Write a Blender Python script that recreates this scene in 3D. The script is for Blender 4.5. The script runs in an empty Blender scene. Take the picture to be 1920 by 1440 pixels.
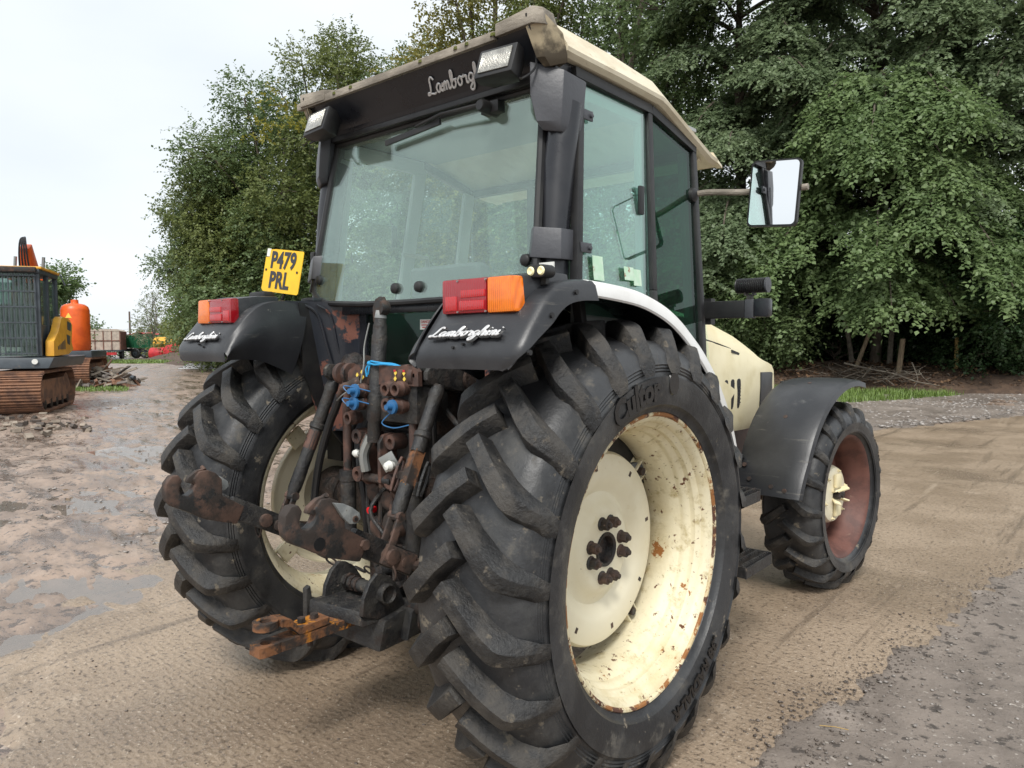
import bpy, bmesh, math, random
import numpy as np
from mathutils import Vector, Matrix

S = bpy.context.scene
COL = S.collection
R = math.radians

# ---------------------------------------------------------------- camera, sky, sun, exposure
def make_camera():
    cam = bpy.data.cameras.new("camera")
    o = bpy.data.objects.new("camera", cam)
    COL.objects.link(o)
    yaw, pitch, roll = R(40.484), R(-3.357), R(-0.25)
    f = Vector((-math.sin(yaw) * math.cos(pitch), math.cos(yaw) * math.cos(pitch), math.sin(pitch)))
    r = f.cross(Vector((0, 0, 1))).normalized()
    u = r.cross(f)
    c, s = math.cos(roll), math.sin(roll)
    r, u = c * r + s * u, -s * r + c * u
    m = Matrix((r, u, -f)).transposed().to_4x4()
    m.translation = (2.2974, -2.2273, 1.5667)
    o.matrix_world = m
    cam.sensor_width = 36.0
    cam.lens = 36.0 * 1367.56 / 1920
    cam.clip_start, cam.clip_end = 0.05, 3000
    S.camera = o
make_camera()

SUN_ELEV, SUN_ROT = R(52), R(150)
w = bpy.data.worlds.new("World"); S.world = w; w.use_nodes = True
nt = w.node_tree; nt.nodes.clear()
out = nt.nodes.new("ShaderNodeOutputWorld"); bg = nt.nodes.new("ShaderNodeBackground")
sky = nt.nodes.new("ShaderNodeTexSky"); sky.sky_type = 'NISHITA'; sky.sun_disc = False
sky.sun_elevation = SUN_ELEV; sky.sun_rotation = SUN_ROT; sky.air_density = 1.0; sky.dust_density = 4.0; sky.ozone_density = 1.0
hs = nt.nodes.new("ShaderNodeHueSaturation"); hs.inputs['Saturation'].default_value = 0.25
tc = nt.nodes.new("ShaderNodeTexCoord"); mp = nt.nodes.new("ShaderNodeMapping"); mp.inputs['Scale'].default_value = (1, 1, 2.6)
nz = nt.nodes.new("ShaderNodeTexNoise"); nz.inputs['Scale'].default_value = 1.3; nz.inputs['Detail'].default_value = 5; nz.inputs['Roughness'].default_value = .45
cr = nt.nodes.new("ShaderNodeValToRGB")
cr.color_ramp.elements[0].position = .32; cr.color_ramp.elements[0].color = (4.9, 5.35, 5.7, 1)
cr.color_ramp.elements[1].position = .68; cr.color_ramp.elements[1].color = (6.75, 7.0, 7.2, 1)
mix = nt.nodes.new("ShaderNodeMix"); mix.data_type = 'RGBA'; mix.inputs[0].default_value = 0.86
L = nt.links.new
L(tc.outputs['Generated'], mp.inputs[0]); L(mp.outputs[0], nz.inputs['Vector']); L(nz.outputs['Fac'], cr.inputs[0])
L(sky.outputs[0], hs.inputs['Color']); L(hs.outputs[0], mix.inputs[6]); L(cr.outputs[0], mix.inputs[7])
L(mix.outputs[2], bg.inputs['Color']); bg.inputs['Strength'].default_value = 0.088
L(bg.outputs[0], out.inputs[0])

sl = bpy.data.lights.new("sun", 'SUN'); sl.energy = 1.5; sl.angle = R(16); sl.color = (1.0, 0.97, 0.92)
so = bpy.data.objects.new("sun", sl); COL.objects.link(so)
# sky sun_rotation turns clockwise from +Y
sd = Vector((math.sin(SUN_ROT) * math.cos(SUN_ELEV), math.cos(SUN_ROT) * math.cos(SUN_ELEV), math.sin(SUN_ELEV)))
so.rotation_euler = sd.to_track_quat('Z', 'Y').to_euler()
S.view_settings.view_transform = 'Standard'; S.view_settings.look = 'None'
S.view_settings.exposure = 1.05; S.view_settings.gamma = 1.0; S.view_settings.use_curve_mapping = False
S.render.engine = 'CYCLES'
S.cycles.max_bounces = 8; S.cycles.transparent_max_bounces = 16; S.cycles.use_denoising = True
S.cycles.diffuse_bounces = 4; S.cycles.glossy_bounces = 4

# ---------------------------------------------------------------- materials
MATS = {}
def mat(name, col, rough=.5, metal=0., col2=None, scale=6., lo=.4, hi=.62, layers=(), bump=0., bscale=60., spec=.5, rough2=None, coat=0., aniso=None, wave=None, attr=None):
    """Principled material; the second colour and each layer (colour, scale, lo, hi, rough) come in through noise masks."""
    m = bpy.data.materials.new(name); m.use_nodes = True
    t = m.node_tree; N = t.nodes; K = t.links.new
    b = N['Principled BSDF']
    geo = N.new("ShaderNodeNewGeometry")
    pos = geo.outputs['Position']
    if aniso:
        mpn = N.new("ShaderNodeMapping"); mpn.inputs['Scale'].default_value = aniso; K(pos, mpn.inputs[0]); pos = mpn.outputs[0]
    pos0 = pos
    def noise(sc, detail=7, rgh=.6, st=None):
        n = N.new("ShaderNodeTexNoise"); pos = pos0
        if st:
            ms = N.new("ShaderNodeMapping"); ms.inputs['Scale'].default_value = st; K(pos, ms.inputs[0]); pos = ms.outputs[0]
        n.inputs['Scale'].default_value = sc; n.inputs['Detail'].default_value = detail
        n.inputs['Roughness'].default_value = rgh; K(pos, n.inputs['Vector']); return n.outputs['Fac']
    def ramp(src, l, h):
        mr = N.new("ShaderNodeMapRange"); mr.inputs['From Min'].default_value = l; mr.inputs['From Max'].default_value = h
        mr.interpolation_type = 'SMOOTHSTEP'
        K(src, mr.inputs['Value']); return mr.outputs['Result']
    def mixc(fac, a, bb):
        x = N.new("ShaderNodeMix"); x.data_type = 'RGBA'
        K(fac, x.inputs[0])
        for s, v in ((6, a), (7, bb)):
            if isinstance(v, tuple): x.inputs[s].default_value = (*v[:3], 1)
            else: K(v, x.inputs[s])
        return x.outputs[2]
    def mixf(fac, a, bb):
        x = N.new("ShaderNodeMix"); K(fac, x.inputs[0])
        for s, v in ((2, a), (3, bb)):
            if isinstance(v, (int, float)): x.inputs[s].default_value = v
            else: K(v, x.inputs[s])
        return x.outputs[0]
    c = tuple(col); rg = rough
    if attr:
        at = N.new("ShaderNodeAttribute"); at.attribute_name = attr
        c = mixc(at.outputs['Fac'], c, tuple(col2))
    elif col2:
        f = ramp(noise(scale), lo, hi); c = mixc(f, c, tuple(col2))
        if rough2 is not None: rg = mixf(f, rg, rough2)
    for (lc, ls, l0, l1, lr, *st) in layers:
        f = ramp(noise(ls, 9, .68, st[0] if st else None), l0, l1); c = mixc(f, c, tuple(lc)); rg = mixf(f, rg, lr)
    if isinstance(c, tuple): b.inputs['Base Color'].default_value = (*c, 1)
    else: K(c, b.inputs['Base Color'])
    if isinstance(rg, (int, float)): b.inputs['Roughness'].default_value = rg
    else: K(rg, b.inputs['Roughness'])
    b.inputs['Metallic'].default_value = metal; b.inputs['Specular IOR Level'].default_value = spec
    if coat: b.inputs['Coat Weight'].default_value = coat; b.inputs['Coat Roughness'].default_value = .08
    nrm = None
    if wave:
        wv = N.new("ShaderNodeTexWave"); wv.inputs['Scale'].default_value = wave[0]; wv.bands_direction = wave[1]; K(pos, wv.inputs['Vector']); wv.inputs['Distortion'].default_value = wave[3] if len(wave) > 3 else 0; wv.inputs['Detail'].default_value = 3; wv.inputs['Detail Scale'].default_value = 1.6
        bp = N.new("ShaderNodeBump"); bp.inputs['Strength'].default_value = wave[2]; bp.inputs['Distance'].default_value = .003
        K(wv.outputs['Fac'], bp.inputs['Height']); nrm = bp.outputs[0]
    if bump:
        bp = N.new("ShaderNodeBump"); bp.inputs['Strength'].default_value = bump; bp.inputs['Distance'].default_value = .01
        K(noise(bscale, 8, .65), bp.inputs['Height'])
        if nrm: K(nrm, bp.inputs['Normal'])
        nrm = bp.outputs[0]
    if nrm: K(nrm, b.inputs['Normal'])
    MATS[name] = m
    return m

def glass_mat(name, tint, dust, gloss=1.0, rough=.0):
    m = bpy.data.materials.new(name); m.use_nodes = True
    t = m.node_tree; N = t.nodes; N.clear(); K = t.links.new
    o = N.new("ShaderNodeOutputMaterial"); tr = N.new("ShaderNodeBsdfTransparent"); gl = N.new("ShaderNodeBsdfGlossy"); df = N.new("ShaderNodeBsdfDiffuse")
    tr.inputs[0].default_value = (*tint, 1); gl.inputs['Roughness'].default_value = rough
    gl.inputs['Color'].default_value = (.86, 1.0, .96, 1)
    df.inputs[0].default_value = (.52, .63, .58, 1)
    geo = N.new("ShaderNodeNewGeometry")      # Schlick reflectance, the same on both faces of the pane
    dot = N.new("ShaderNodeVectorMath"); dot.operation = 'DOT_PRODUCT'; K(geo.outputs['Incoming'], dot.inputs[0]); K(geo.outputs['Normal'], dot.inputs[1])
    def op(kind, x, y=None):
        q = N.new("ShaderNodeMath"); q.operation = kind; q.use_clamp = kind == 'MULTIPLY'
        for i_, s_ in enumerate((x, y)):
            if s_ is None: continue
            if isinstance(s_, (int, float)): q.inputs[i_].default_value = s_
            else: K(s_, q.inputs[i_])
        return q.outputs[0]
    sch = op('ADD', op('MULTIPLY', op('POWER', op('SUBTRACT', 1., op('ABSOLUTE', dot.outputs['Value'])), 5.), .957), .043)
    mul_out = op('MULTIPLY', sch, gloss)
    n = N.new("ShaderNodeTexNoise"); n.inputs['Scale'].default_value = 5; n.inputs['Detail'].default_value = 8; n.inputs['Roughness'].default_value = .7
    K(geo.outputs['Position'], n.inputs['Vector'])
    mr = N.new("ShaderNodeMapRange"); mr.inputs['From Min'].default_value = .3; mr.inputs['From Max'].default_value = .75; mr.inputs['To Min'].default_value = dust * .6; mr.inputs['To Max'].default_value = dust * 1.5
    K(n.outputs['Fac'], mr.inputs['Value'])
    m1 = N.new("ShaderNodeMixShader"); K(mr.outputs[0], m1.inputs[0]); K(tr.outputs[0], m1.inputs[1]); K(df.outputs[0], m1.inputs[2])
    m2 = N.new("ShaderNodeMixShader"); K(mul_out, m2.inputs[0]); K(m1.outputs[0], m2.inputs[1]); K(gl.outputs[0], m2.inputs[2])
    K(m2.outputs[0], o.inputs[0]); MATS[name] = m; return m

RUST = (.098, .057, .042); RUSTD = (.032, .024, .020); MUD = (.20, .165, .125)
mat('rubber', (.014, .0145, .016), .46, col2=(.034, .035, .037), scale=5, lo=.38, hi=.62, rough2=.34, layers=[((.060, .059, .056), 2.6, .48, .70, .6), ((.105, .095, .08), 6, .56, .70, .85), ((.17, .145, .11), 9, .62, .66, .9), ((.12, .105, .082), 26, .62, .69, .9)], bump=.25, bscale=45)
mat('rubber_lug', (.015, .015, .0155), .48, col2=(.055, .05, .044), scale=11, lo=.40, hi=.64, rough2=.7, layers=[((.135, .115, .088), 17, .58, .68, .95), ((.022, .022, .022), 9, .56, .66, .45)], bump=.7, bscale=70)
mat('rubber_text', (.004, .004, .0045), .25)
mat('cream', (.80, .715, .475), .42, col2=(.70, .61, .37), scale=5, lo=.4, hi=.7, rough2=.5, layers=[(RUST, 34, .69, .715, .85)], bump=.06, bscale=30)
mat('cream_rim', (.73, .665, .48), .5, col2=(.60, .51, .31), scale=4.5, lo=.42, hi=.72, rough2=.62, layers=[((.40, .32, .15), 14, .52, .74, .7), ((.28, .23, .10), 40, .58, .72, .8), ((.30, .12, .03), 9, .635, .66, .9), ((.12, .05, .025), 23, .615, .64, .9)], bump=.3, bscale=30)
mat('rim_edge', (.70, .62, .42), .5, col2=(.52, .42, .24), scale=8, layers=[((.28, .12, .04), 11, .50, .55, .9), ((.09, .04, .025), 20, .53, .58, .9)], bump=.3, bscale=60)
mat('cream_disc', (.75, .69, .52), .42, col2=(.66, .58, .40), scale=3, lo=.42, hi=.75, layers=[((.62, .52, .30), 9, .58, .76, .55), (RUST, 24, .675, .70, .9)], bump=.08, bscale=20)
mat('red_rust', (.135, .056, .042), .6, col2=(.085, .036, .028), scale=9, layers=[((.22, .13, .10), 20, .62, .78, .8)], bump=.15, bscale=50)
mat('plastic', (.017, .018, .021), .40, col2=(.034, .035, .038), scale=4, lo=.35, hi=.7, rough2=.36, layers=[((.09, .09, .09), 6, .62, .78, .6), ((.13, .12, .11), 22, .68, .74, .7), ((.10, .095, .085), 1., .60, .72, .6, (3, 3, 30))], bump=.08, bscale=120)
mat('plastic_grey', (.055, .057, .065), .5, col2=(.045, .046, .052), scale=7, lo=.4, hi=.68, rough2=.4, layers=[((.17, .17, .18), 12, .66, .78, .6)], bump=.15, bscale=40)
mat('black_paint', (.012, .013, .017), .26, col2=(.020, .021, .025), scale=5, rough2=.4, layers=[((.07, .065, .06), 10, .66, .82, .6)])
mat('black_matt', (.008, .008, .009), .5, col2=(.016, .0155, .015), scale=10)
mat('navy_rust', (.014, .017, .024), .38, col2=(.022, .024, .03), scale=6, layers=[((.15, .058, .04), 4.2, .545, .575, .8)], bump=.1, bscale=60)
mat('rust', RUST, .8, col2=RUSTD, scale=13, lo=.36, hi=.6, layers=[((.022, .022, .022), 7, .52, .58, .5), ((.24, .165, .13), 19, .62, .74, .8)], bump=.22, bscale=130)
mat('rust_smooth', (.115, .058, .042), .62, col2=(.055, .033, .027), scale=18, lo=.36, hi=.60, layers=[((.018, .016, .015), 13, .52, .62, .45)], bump=.15, bscale=80)
mat('rust_orange', (.20, .085, .035), .8, col2=RUSTD, scale=14, lo=.42, hi=.60, layers=[((.46, .175, .015), 9, .54, .60, .6), ((.07, .04, .025), 30, .55, .62, .8)], bump=.5, bscale=110)
mat('steel_black', (.016, .016, .017), .42, col2=(.035, .033, .03), scale=18, rough2=.6, layers=[(RUSTD, 13, .52, .64, .85), ((.15, .12, .09), 22, .60, .72, .9)], bump=.5, bscale=80)
mat('greasy', (.010, .009, .009), .38, col2=(.045, .026, .018), scale=15, lo=.4, hi=.7, rough2=.75, layers=[(RUST, 22, .66, .74, .9)], bump=.9, bscale=70)
mat('zinc', (.30, .31, .30), .4, metal=.6, col2=(.3, .3, .28), scale=20)
mat('grey_plate', (.19, .20, .20), .5, col2=(.30, .31, .30), scale=30, layers=[(RUST, 30, .62, .70, .8)])
mat('chrome', (.75, .76, .78), .16, metal=1.)
mat('badge_white', (.62, .62, .62), .3, metal=.35)
mat('mirror', (.86, .87, .88), .015, metal=1., layers=[((.6, .6, .58), 40, .72, .8, .5)])
mat('roof_cream', (.72, .65, .49), .5, col2=(.60, .52, .37), scale=6, lo=.4, hi=.7, layers=[((.24, .17, .09), 9, .60, .80, .7), ((.10, .075, .05), 40, .70, .76, .8)], bump=.12, bscale=40, aniso=(1.6, .8, 1.6))
mat('roof_lip', (.34, .30, .245), .75, col2=(.17, .148, .118), scale=9, lo=.36, hi=.62, layers=[((.10, .12, .04), 30, .66, .76, .9)], bump=.4, bscale=70, aniso=(.5, 1.5, 1.5))
mat('roof_stain', (.42, .35, .23), .6, col2=(.07, .055, .035), scale=6, lo=.44, hi=.60, layers=[((.10, .13, .15), 10, .60, .66, .5)], bump=.1)
mat('white_paint', (.80, .80, .78), .32, col2=(.70, .69, .66), scale=4, layers=[((.45, .20, .06), 30, .72, .76, .8)])
mat('lens_red', (.30, .004, .010), .16, col2=(.30, .004, .009), scale=12, coat=.6, wave=(38, 'X', .6))
mat('lens_red_bright', (.50, .008, .012), .14, coat=.6, wave=(38, 'X', .8))
mat('lens_orange', (.86, .20, .006), .16, col2=(.78, .16, .005), scale=20, coat=.6, wave=(38, 'X', .6))
mat('lens_clear', (.36, .35, .31), .15, col2=(.24, .23, .20), scale=30, coat=.8, metal=.35, wave=(45, 'X', .9))
mat('plate_yellow', (.86, .52, .012), .35, col2=(.80, .47, .01), scale=15)
mat('plate_black', (.03, .032, .04), .5)
mat('label_white', (.74, .74, .70), .5, col2=(.62, .62, .58), scale=40)
mat('label_green', (.50, .72, .52), .5, col2=(.60, .76, .60), scale=30, layers=[((.30, .10, .03), 26, .60, .66, .8)])
mat('label_red', (.5, .03, .03), .5)
mat('yellow_pip', (.85, .62, .10), .4); mat('red_cap', (.65, .01, .015), .4); mat('led', (.92, .86, .50), .3, coat=.5)
mat('blue_plastic', (.025, .12, .28), .4); mat('blue_twine', (.02, .30, .60), .6, bump=.4, bscale=300)
mat('hose', (.012, .012, .013), .5)
mat('interior', (.10, .105, .11), .7); mat('seat', (.06, .063, .066), .7, bump=.3, bscale=120); mat('headliner', (.38, .40, .40), .9); mat('trim', (.36, .38, .37), .8)
glass_mat('glass', (.91, .98, .95), .065, 2.4)
glass_mat('glass_clear', (.95, 1.0, .98), .008, .9)
glass_mat('glass_side', (.68, .86, .80), .035, 3.0)
glass_mat('glass_dark', (.20, .42, .33), .012, .75)

# ---------------------------------------------------------------- mesh helpers
def catmull(pts, k=6, closed=False):
    P = [np.array(q, float) for q in pts]; n = len(P); o = []
    rng = range(n if closed else n - 1)
    for i in rng:
        a, b, c, d = (P[(i - 1) % n], P[i], P[(i + 1) % n], P[(i + 2) % n]) if closed else (P[max(i - 1, 0)], P[i], P[i + 1], P[min(i + 2, n - 1)])
        for j in range(k):
            t = j / k
            o.append(.5 * ((2 * b) + (c - a) * t + (2 * a - 5 * b + 4 * c - d) * t * t + (3 * b - a - 3 * c + d) * t ** 3))
    if not closed: o.append(P[-1])
    return [tuple(q) for q in o]

class MB:
    def __init__(s): s.v = []; s.f = []
    def add(s, v, f):
        n = len(s.v); s.v += [tuple(map(float, q)) for q in v]; s.f += [tuple(i + n for i in q) for q in f]; return s
    def box(s, lo, hi):
        x0, y0, z0 = lo; x1, y1, z1 = hi
        return s.add([(x0,y0,z0),(x1,y0,z0),(x1,y1,z0),(x0,y1,z0),(x0,y0,z1),(x1,y0,z1),(x1,y1,z1),(x0,y1,z1)],
                     [(0,3,2,1),(4,5,6,7),(0,1,5,4),(1,2,6,5),(2,3,7,6),(3,0,4,7)])
    def bar(s, a, b, w, h, up=(0, 0, 1)):
        a, b = Vector(a), Vector(b); d = (b - a).normalized(); u = Vector(up); r = d.cross(u).normalized() * (w / 2); u = r.normalized().cross(d) * (h / 2)
        v = [a - r - u, a + r - u, a + r + u, a - r + u, b - r - u, b + r - u, b + r + u, b - r + u]
        return s.add(v, [(0,1,2,3),(7,6,5,4),(1,0,4,5),(2,1,5,6),(3,2,6,7),(0,3,7,4)])
    def prism(s, poly, axis, a, b, hole=None):
        n = len(poly)
        def P(q, t): return {'x': (t, q[0], q[1]), 'y': (q[0], t, q[1]), 'z': (q[0], q[1], t)}[axis]
        v = [P(q, a) for q in poly] + [P(q, b) for q in poly]
        return s.add(v, [tuple(range(n))[::-1], tuple(range(n, 2 * n))] + [(i, (i + 1) % n, n + (i + 1) % n, n + i) for i in range(n)])
    def tube(s, pts, r, n=10, cap=True, flat=None):
        P = [Vector(q) for q in pts]; m = len(P); rs = r if isinstance(r, (list, tuple)) else [r] * m
        T = [(P[min(i + 1, m - 1)] - P[max(i - 1, 0)]).normalized() for i in range(m)]
        a = Vector((0, 0, 1)) if abs(T[0].z) < .9 else Vector((1, 0, 0)); u = T[0].cross(a).normalized(); v = []
        for i in range(m):
            if i: 
                u = (u - T[i] * u.dot(T[i]));
                u = u.normalized() if u.length > 1e-6 else T[i].orthogonal().normalized()
            w_ = T[i].cross(u)
            for k in range(n):
                t = 2 * math.pi * k / n; v.append(P[i] + (u * math.cos(t) + w_ * math.sin(t)) * rs[i])
        f = [(i * n + k, i * n + (k + 1) % n, (i + 1) * n + (k + 1) % n, (i + 1) * n + k) for i in range(m - 1) for k in range(n)]
        if cap: f += [tuple(range(n))[::-1], tuple(range((m - 1) * n, m * n))]
        return s.add(v, f)
    def lathe(s, prof, c=(0, 0, 0), axis='x', n=48, flip=False, closed=False):
        """prof: (axial, radius) list turned about an axis through c"""
        m = len(prof); v = []
        for (a, r) in prof:
            for k in range(n):
                t = 2 * math.pi * k / n; p, q = r * math.cos(t), r * math.sin(t)
                v.append({'x': (c[0] + a, c[1] + p, c[2] + q), 'y': (c[0] + q, c[1] + a, c[2] + p), 'z': (c[0] + p, c[1] + q, c[2] + a)}[axis])
        mm = m if closed else m - 1
        f = []
        for i in range(mm):
            j = (i + 1) % m
            for k in range(n):
                q = (i * n + k, i * n + (k + 1) % n, j * n + (k + 1) % n, j * n + k); f.append(q[::-1] if flip else q)
        return s.add(v, f)
    def loft(s, rings, closed=True, caps=True):
        n = len(rings[0]); v = [q for r in rings for q in r]; m = len(rings)
        f = [(i * n + k, i * n + (k + 1) % n, (i + 1) * n + (k + 1) % n, (i + 1) * n + k) for i in range(m - 1) for k in range(n if closed else n - 1)]
        if caps and closed: f += [tuple(range(n))[::-1], tuple(range((m - 1) * n, m * n))]
        return s.add(v, f)
    def sheet(s, rows, th, nrm=None):
        """a curved sheet of given thickness from a grid of points"""
        m, n = len(rows), len(rows[0]); g = np.array(rows, float)
        du = np.gradient(g, axis=0); dv = np.gradient(g, axis=1); nn = np.cross(du, dv); nn /= (np.linalg.norm(nn, axis=2, keepdims=True) + 1e-9)
        b = g - nn * th; v = [tuple(q) for q in g.reshape(-1, 3)] + [tuple(q) for q in b.reshape(-1, 3)]; o = m * n; f = []
        for i in range(m - 1):
            for j in range(n - 1):
                q = (i * n + j, (i + 1) * n + j, (i + 1) * n + j + 1, i * n + j + 1); f.append(q); f.append(tuple(o + k for k in q[::-1]))
        edge = [(0, j) for j in range(n)] + [(i, n - 1) for i in range(1, m)] + [(m - 1, j) for j in range(n - 2, -1, -1)] + [(i, 0) for i in range(m - 2, 0, -1)]
        e = [i * n + j for i, j in edge]
        for k in range(len(e)):
            a, c = e[k], e[(k + 1) % len(e)]; f.append((a, c, o + c, o + a))
        return s.add(v, f)
    def mirror(s):
        s.v = [(-x, y, z) for x, y, z in s.v]; s.f = [q[::-1] for q in s.f]; return s
    def xf(s, M):
        s.v = [tuple(M @ Vector(q)) for q in s.v]; return s
    def mesh(s, name, smooth=35, bevel=0., seg=2):
        me = bpy.data.meshes.new(name); me.from_pydata(s.v, [], s.f)
        bm = bmesh.new(); bm.from_mesh(me)
        bmesh.ops.recalc_face_normals(bm, faces=bm.faces)
        if bevel:
            ed = [e for e in bm.edges if e.is_manifold and e.calc_face_angle(0) > R(28)]
            bmesh.ops.bevel(bm, geom=ed, offset=bevel, segments=seg, profile=.6, affect='EDGES', clamp_overlap=True)
        bm.to_mesh(me); bm.free()
        if smooth:
            me.shade_smooth(); me.set_sharp_from_angle(angle=R(smooth))
        return me
    def build(s, name, m, parent=None, smooth=35, bevel=0., seg=2, label=None):
        return obj(name, s.mesh(name, smooth, bevel, seg), m, parent, label)

def obj(name, me, m, parent=None, label=None):
    o = bpy.data.objects.new(name, me); COL.objects.link(o)
    if m is not None and not me.materials: me.materials.append(MATS[m])
    if parent is not None: o.parent = parent
    if label: o['label'] = label
    return o
def empty(name, loc=(0, 0, 0), rz=0., parent=None):
    o = bpy.data.objects.new(name, None); COL.objects.link(o); o.location = loc; o.rotation_euler = (0, 0, rz); o.empty_display_size = .2
    if parent is not None: o.parent = parent
    return o
def tag(o, label=None, cat=None, group=None, kind=None):
    if label: o['label'] = label
    if cat: o['category'] = cat
    if group: o['group'] = group
    if kind: o['kind'] = kind
    return o
def copy_tree(o, parent=None):
    c = o.copy(); COL.objects.link(c)
    if parent is not None: c.parent = parent
    for ch in list(o.children): copy_tree(ch, c)
    return c
def text_mb(txt, size, depth, shear=0., space=1., bold=0.):
    """flat lettering in the local xy plane, centred, standing out by depth along z"""
    cu = bpy.data.curves.new("lettering", 'FONT'); cu.body = txt; cu.size = size; cu.extrude = depth / 2; cu.shear = shear; cu.space_character = space
    cu.align_x = 'CENTER'; cu.align_y = 'CENTER'; cu.resolution_u = 3; cu.offset = bold
    o = bpy.data.objects.new("lettering", cu); COL.objects.link(o)
    me = o.to_mesh(); mb = MB(); mb.add([tuple(v.co) for v in me.vertices], [tuple(q.vertices) for q in me.polygons]); o.to_mesh_clear()
    bpy.data.objects.remove(o); bpy.data.curves.remove(cu); return mb
SCRIPT = {
 'L': (1.15, [[(1.0,1.6),(.72,1.98),(.42,1.7),(.34,.8),(.12,.1),(-.22,.02),(-.1,.28),(.35,.1),(.8,.0),(1.1,.12)]]),
 'a': (1.0, [[(.72,.86),(.42,1.0),(.1,.6),(.2,.08),(.5,.12),(.74,.9),(.74,.2),(.92,.06),(1.05,.3)]]),
 'm': (1.35, [[(0,.5),(.14,.95),(.2,.0),(.24,.55),(.48,1.0),(.58,.8),(.56,.02)],[(.58,.55),(.86,1.0),(.98,.75),(.96,.15),(1.12,.05),(1.35,.3)]]),
 'b': (.95, [[(0,.3),(.38,1.3),(.34,1.95),(.14,1.7),(.12,.2),(.42,.0),(.7,.4),(.55,.92),(.2,.7)],[(.6,.85),(.95,.9)]]),
 'o': (.9, [[(.42,1),(.1,.6),(.28,.02),(.66,.3),(.62,.9),(.42,1),(.9,.85)]]),
 'r': (.75, [[(0,.8),(.2,1.08),(.25,.85),(.5,.92),(.46,.2),(.62,.05),(.75,.25)]]),
 'g': (.95, [[(.7,.86),(.4,1),(.1,.6),(.3,.12),(.65,.4),(.72,.92),(.66,-.5),(.34,-.88),(.12,-.5),(.95,.3)]]),
 'h': (.95, [[(0,.3),(.34,1.4),(.26,1.98),(.1,1.6),(.1,.0)],[(.1,.5),(.42,1),(.62,.8),(.58,.15),(.75,.05),(.95,.3)]]),
 'i': (.5, [[(0,.4),(.16,.95),(.16,.15),(.3,.05),(.5,.3)],[(.24,1.4),(.32,1.52)]]),
 'n': (.95, [[(0,.5),(.14,.95),(.2,0),(.24,.55),(.5,1),(.64,.75),(.62,.15),(.75,.05),(.95,.3)]]),
}
def script_mb(txt, width, r, shear=.35, n=6):
    """joined-up lettering as raised strokes in the local xy plane; origin at the left end of the base line"""
    total = sum(SCRIPT[c][0] for c in txt); k = width / total; x = 0; mb = MB()
    for c in txt:
        for st in SCRIPT[c][1]:
            q = catmull([((x + a + b * shear * .6) * k, b * k, 0) for a, b in st], 4)
            mb.tube(q, r, n)
        x += SCRIPT[c][0]
    return mb
def frame(o, ex, ey):
    """matrix that carries local xy to the plane at o spanned by ex, ey"""
    ex = Vector(ex).normalized(); ez = ex.cross(Vector(ey)).normalized(); ey = ez.cross(ex)
    m = Matrix((ex, ey, ez)).transposed().to_4x4(); m.translation = o; return m
# ================================================================ ground, track, verge
mat('mud', (.325, .240, .185), .58, col2=(.200, .143, .108), scale=1.6, lo=.40, hi=.60, rough2=.36, layers=[((.33, .265, .215), .7, .55, .68, .58), ((.125, .090, .070), 1., .50, .60, .18, (.55, 2.4, 1)), ((.095, .068, .053), 6.5, .53, .60, .16), ((.37, .305, .25), 13, .62, .68, .7), ((.07, .052, .041), 19, .57, .63, .32), ((.42, .36, .31), 45, .63, .68, .7)], bump=1., bscale=10, spec=.65)
mat('concrete', (.345, .262, .186), .46, col2=(.265, .196, .136), scale=.9, lo=.36, hi=.64, rough2=.34, layers=[((.235, .178, .128), .38, .48, .62, .20), ((.42, .335, .25), 2.2, .58, .74, .5), ((.195, .146, .104), 1., .54, .66, .28, (5.5, .30, 1)), ((.40, .32, .235), 1., .60, .70, .5, (3.2, .22, 1)), ((.13, .096, .068), 36, .52, .62, .32), ((.50, .42, .33), 50, .58, .67, .5), ((.03, .026, .022), 19, .68, .70, .7)], bump=.8, bscale=50, spec=.65, wave=(9., 'Y', .34, 6.))
mat('apron', (.225, .188, .160), .62, col2=(.145, .120, .102), scale=1.6, lo=.36, hi=.62, rough2=.45, layers=[((.31, .262, .225), .8, .50, .68, .66), ((.07, .058, .05), 12, .56, .62, .5), ((.36, .32, .28), 30, .60, .66, .7), ((.09, .076, .066), 50, .60, .66, .5)], bump=1., bscale=24, spec=.45)
mat('stone', (.16, .14, .125), .6, attr='var', col2=(.34, .31, .285))
mat('clod', (.075, .06, .05), .55, attr='var', col2=(.16, .13, .11))
mat('litter', (.060, .038, .026), .85, col2=(.105, .066, .043), scale=5, layers=[((.045, .03, .02), 9, .56, .66, .9), ((.20, .12, .07), 30, .64, .70, .9)], bump=1., bscale=25)
mat('grass', (.085, .145, .024), .5, attr='var', col2=(.17, .25, .05))
mat('moss', (.13, .14, .03), .95, col2=(.08, .09, .02), scale=60, bump=1, bscale=200)
def water_mat():
    m = bpy.data.materials.new('puddle_water'); m.use_nodes = True; b = m.node_tree.nodes['Principled BSDF']
    b.inputs['Base Color'].default_value = (.22, .18, .145, 1); b.inputs['Roughness'].default_value = .03; b.inputs['IOR'].default_value = 2.0; b.inputs['Specular IOR Level'].default_value = 1.
    b.inputs['Alpha'].default_value = .6
    MATS['puddle_water'] = m
water_mat()

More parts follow.
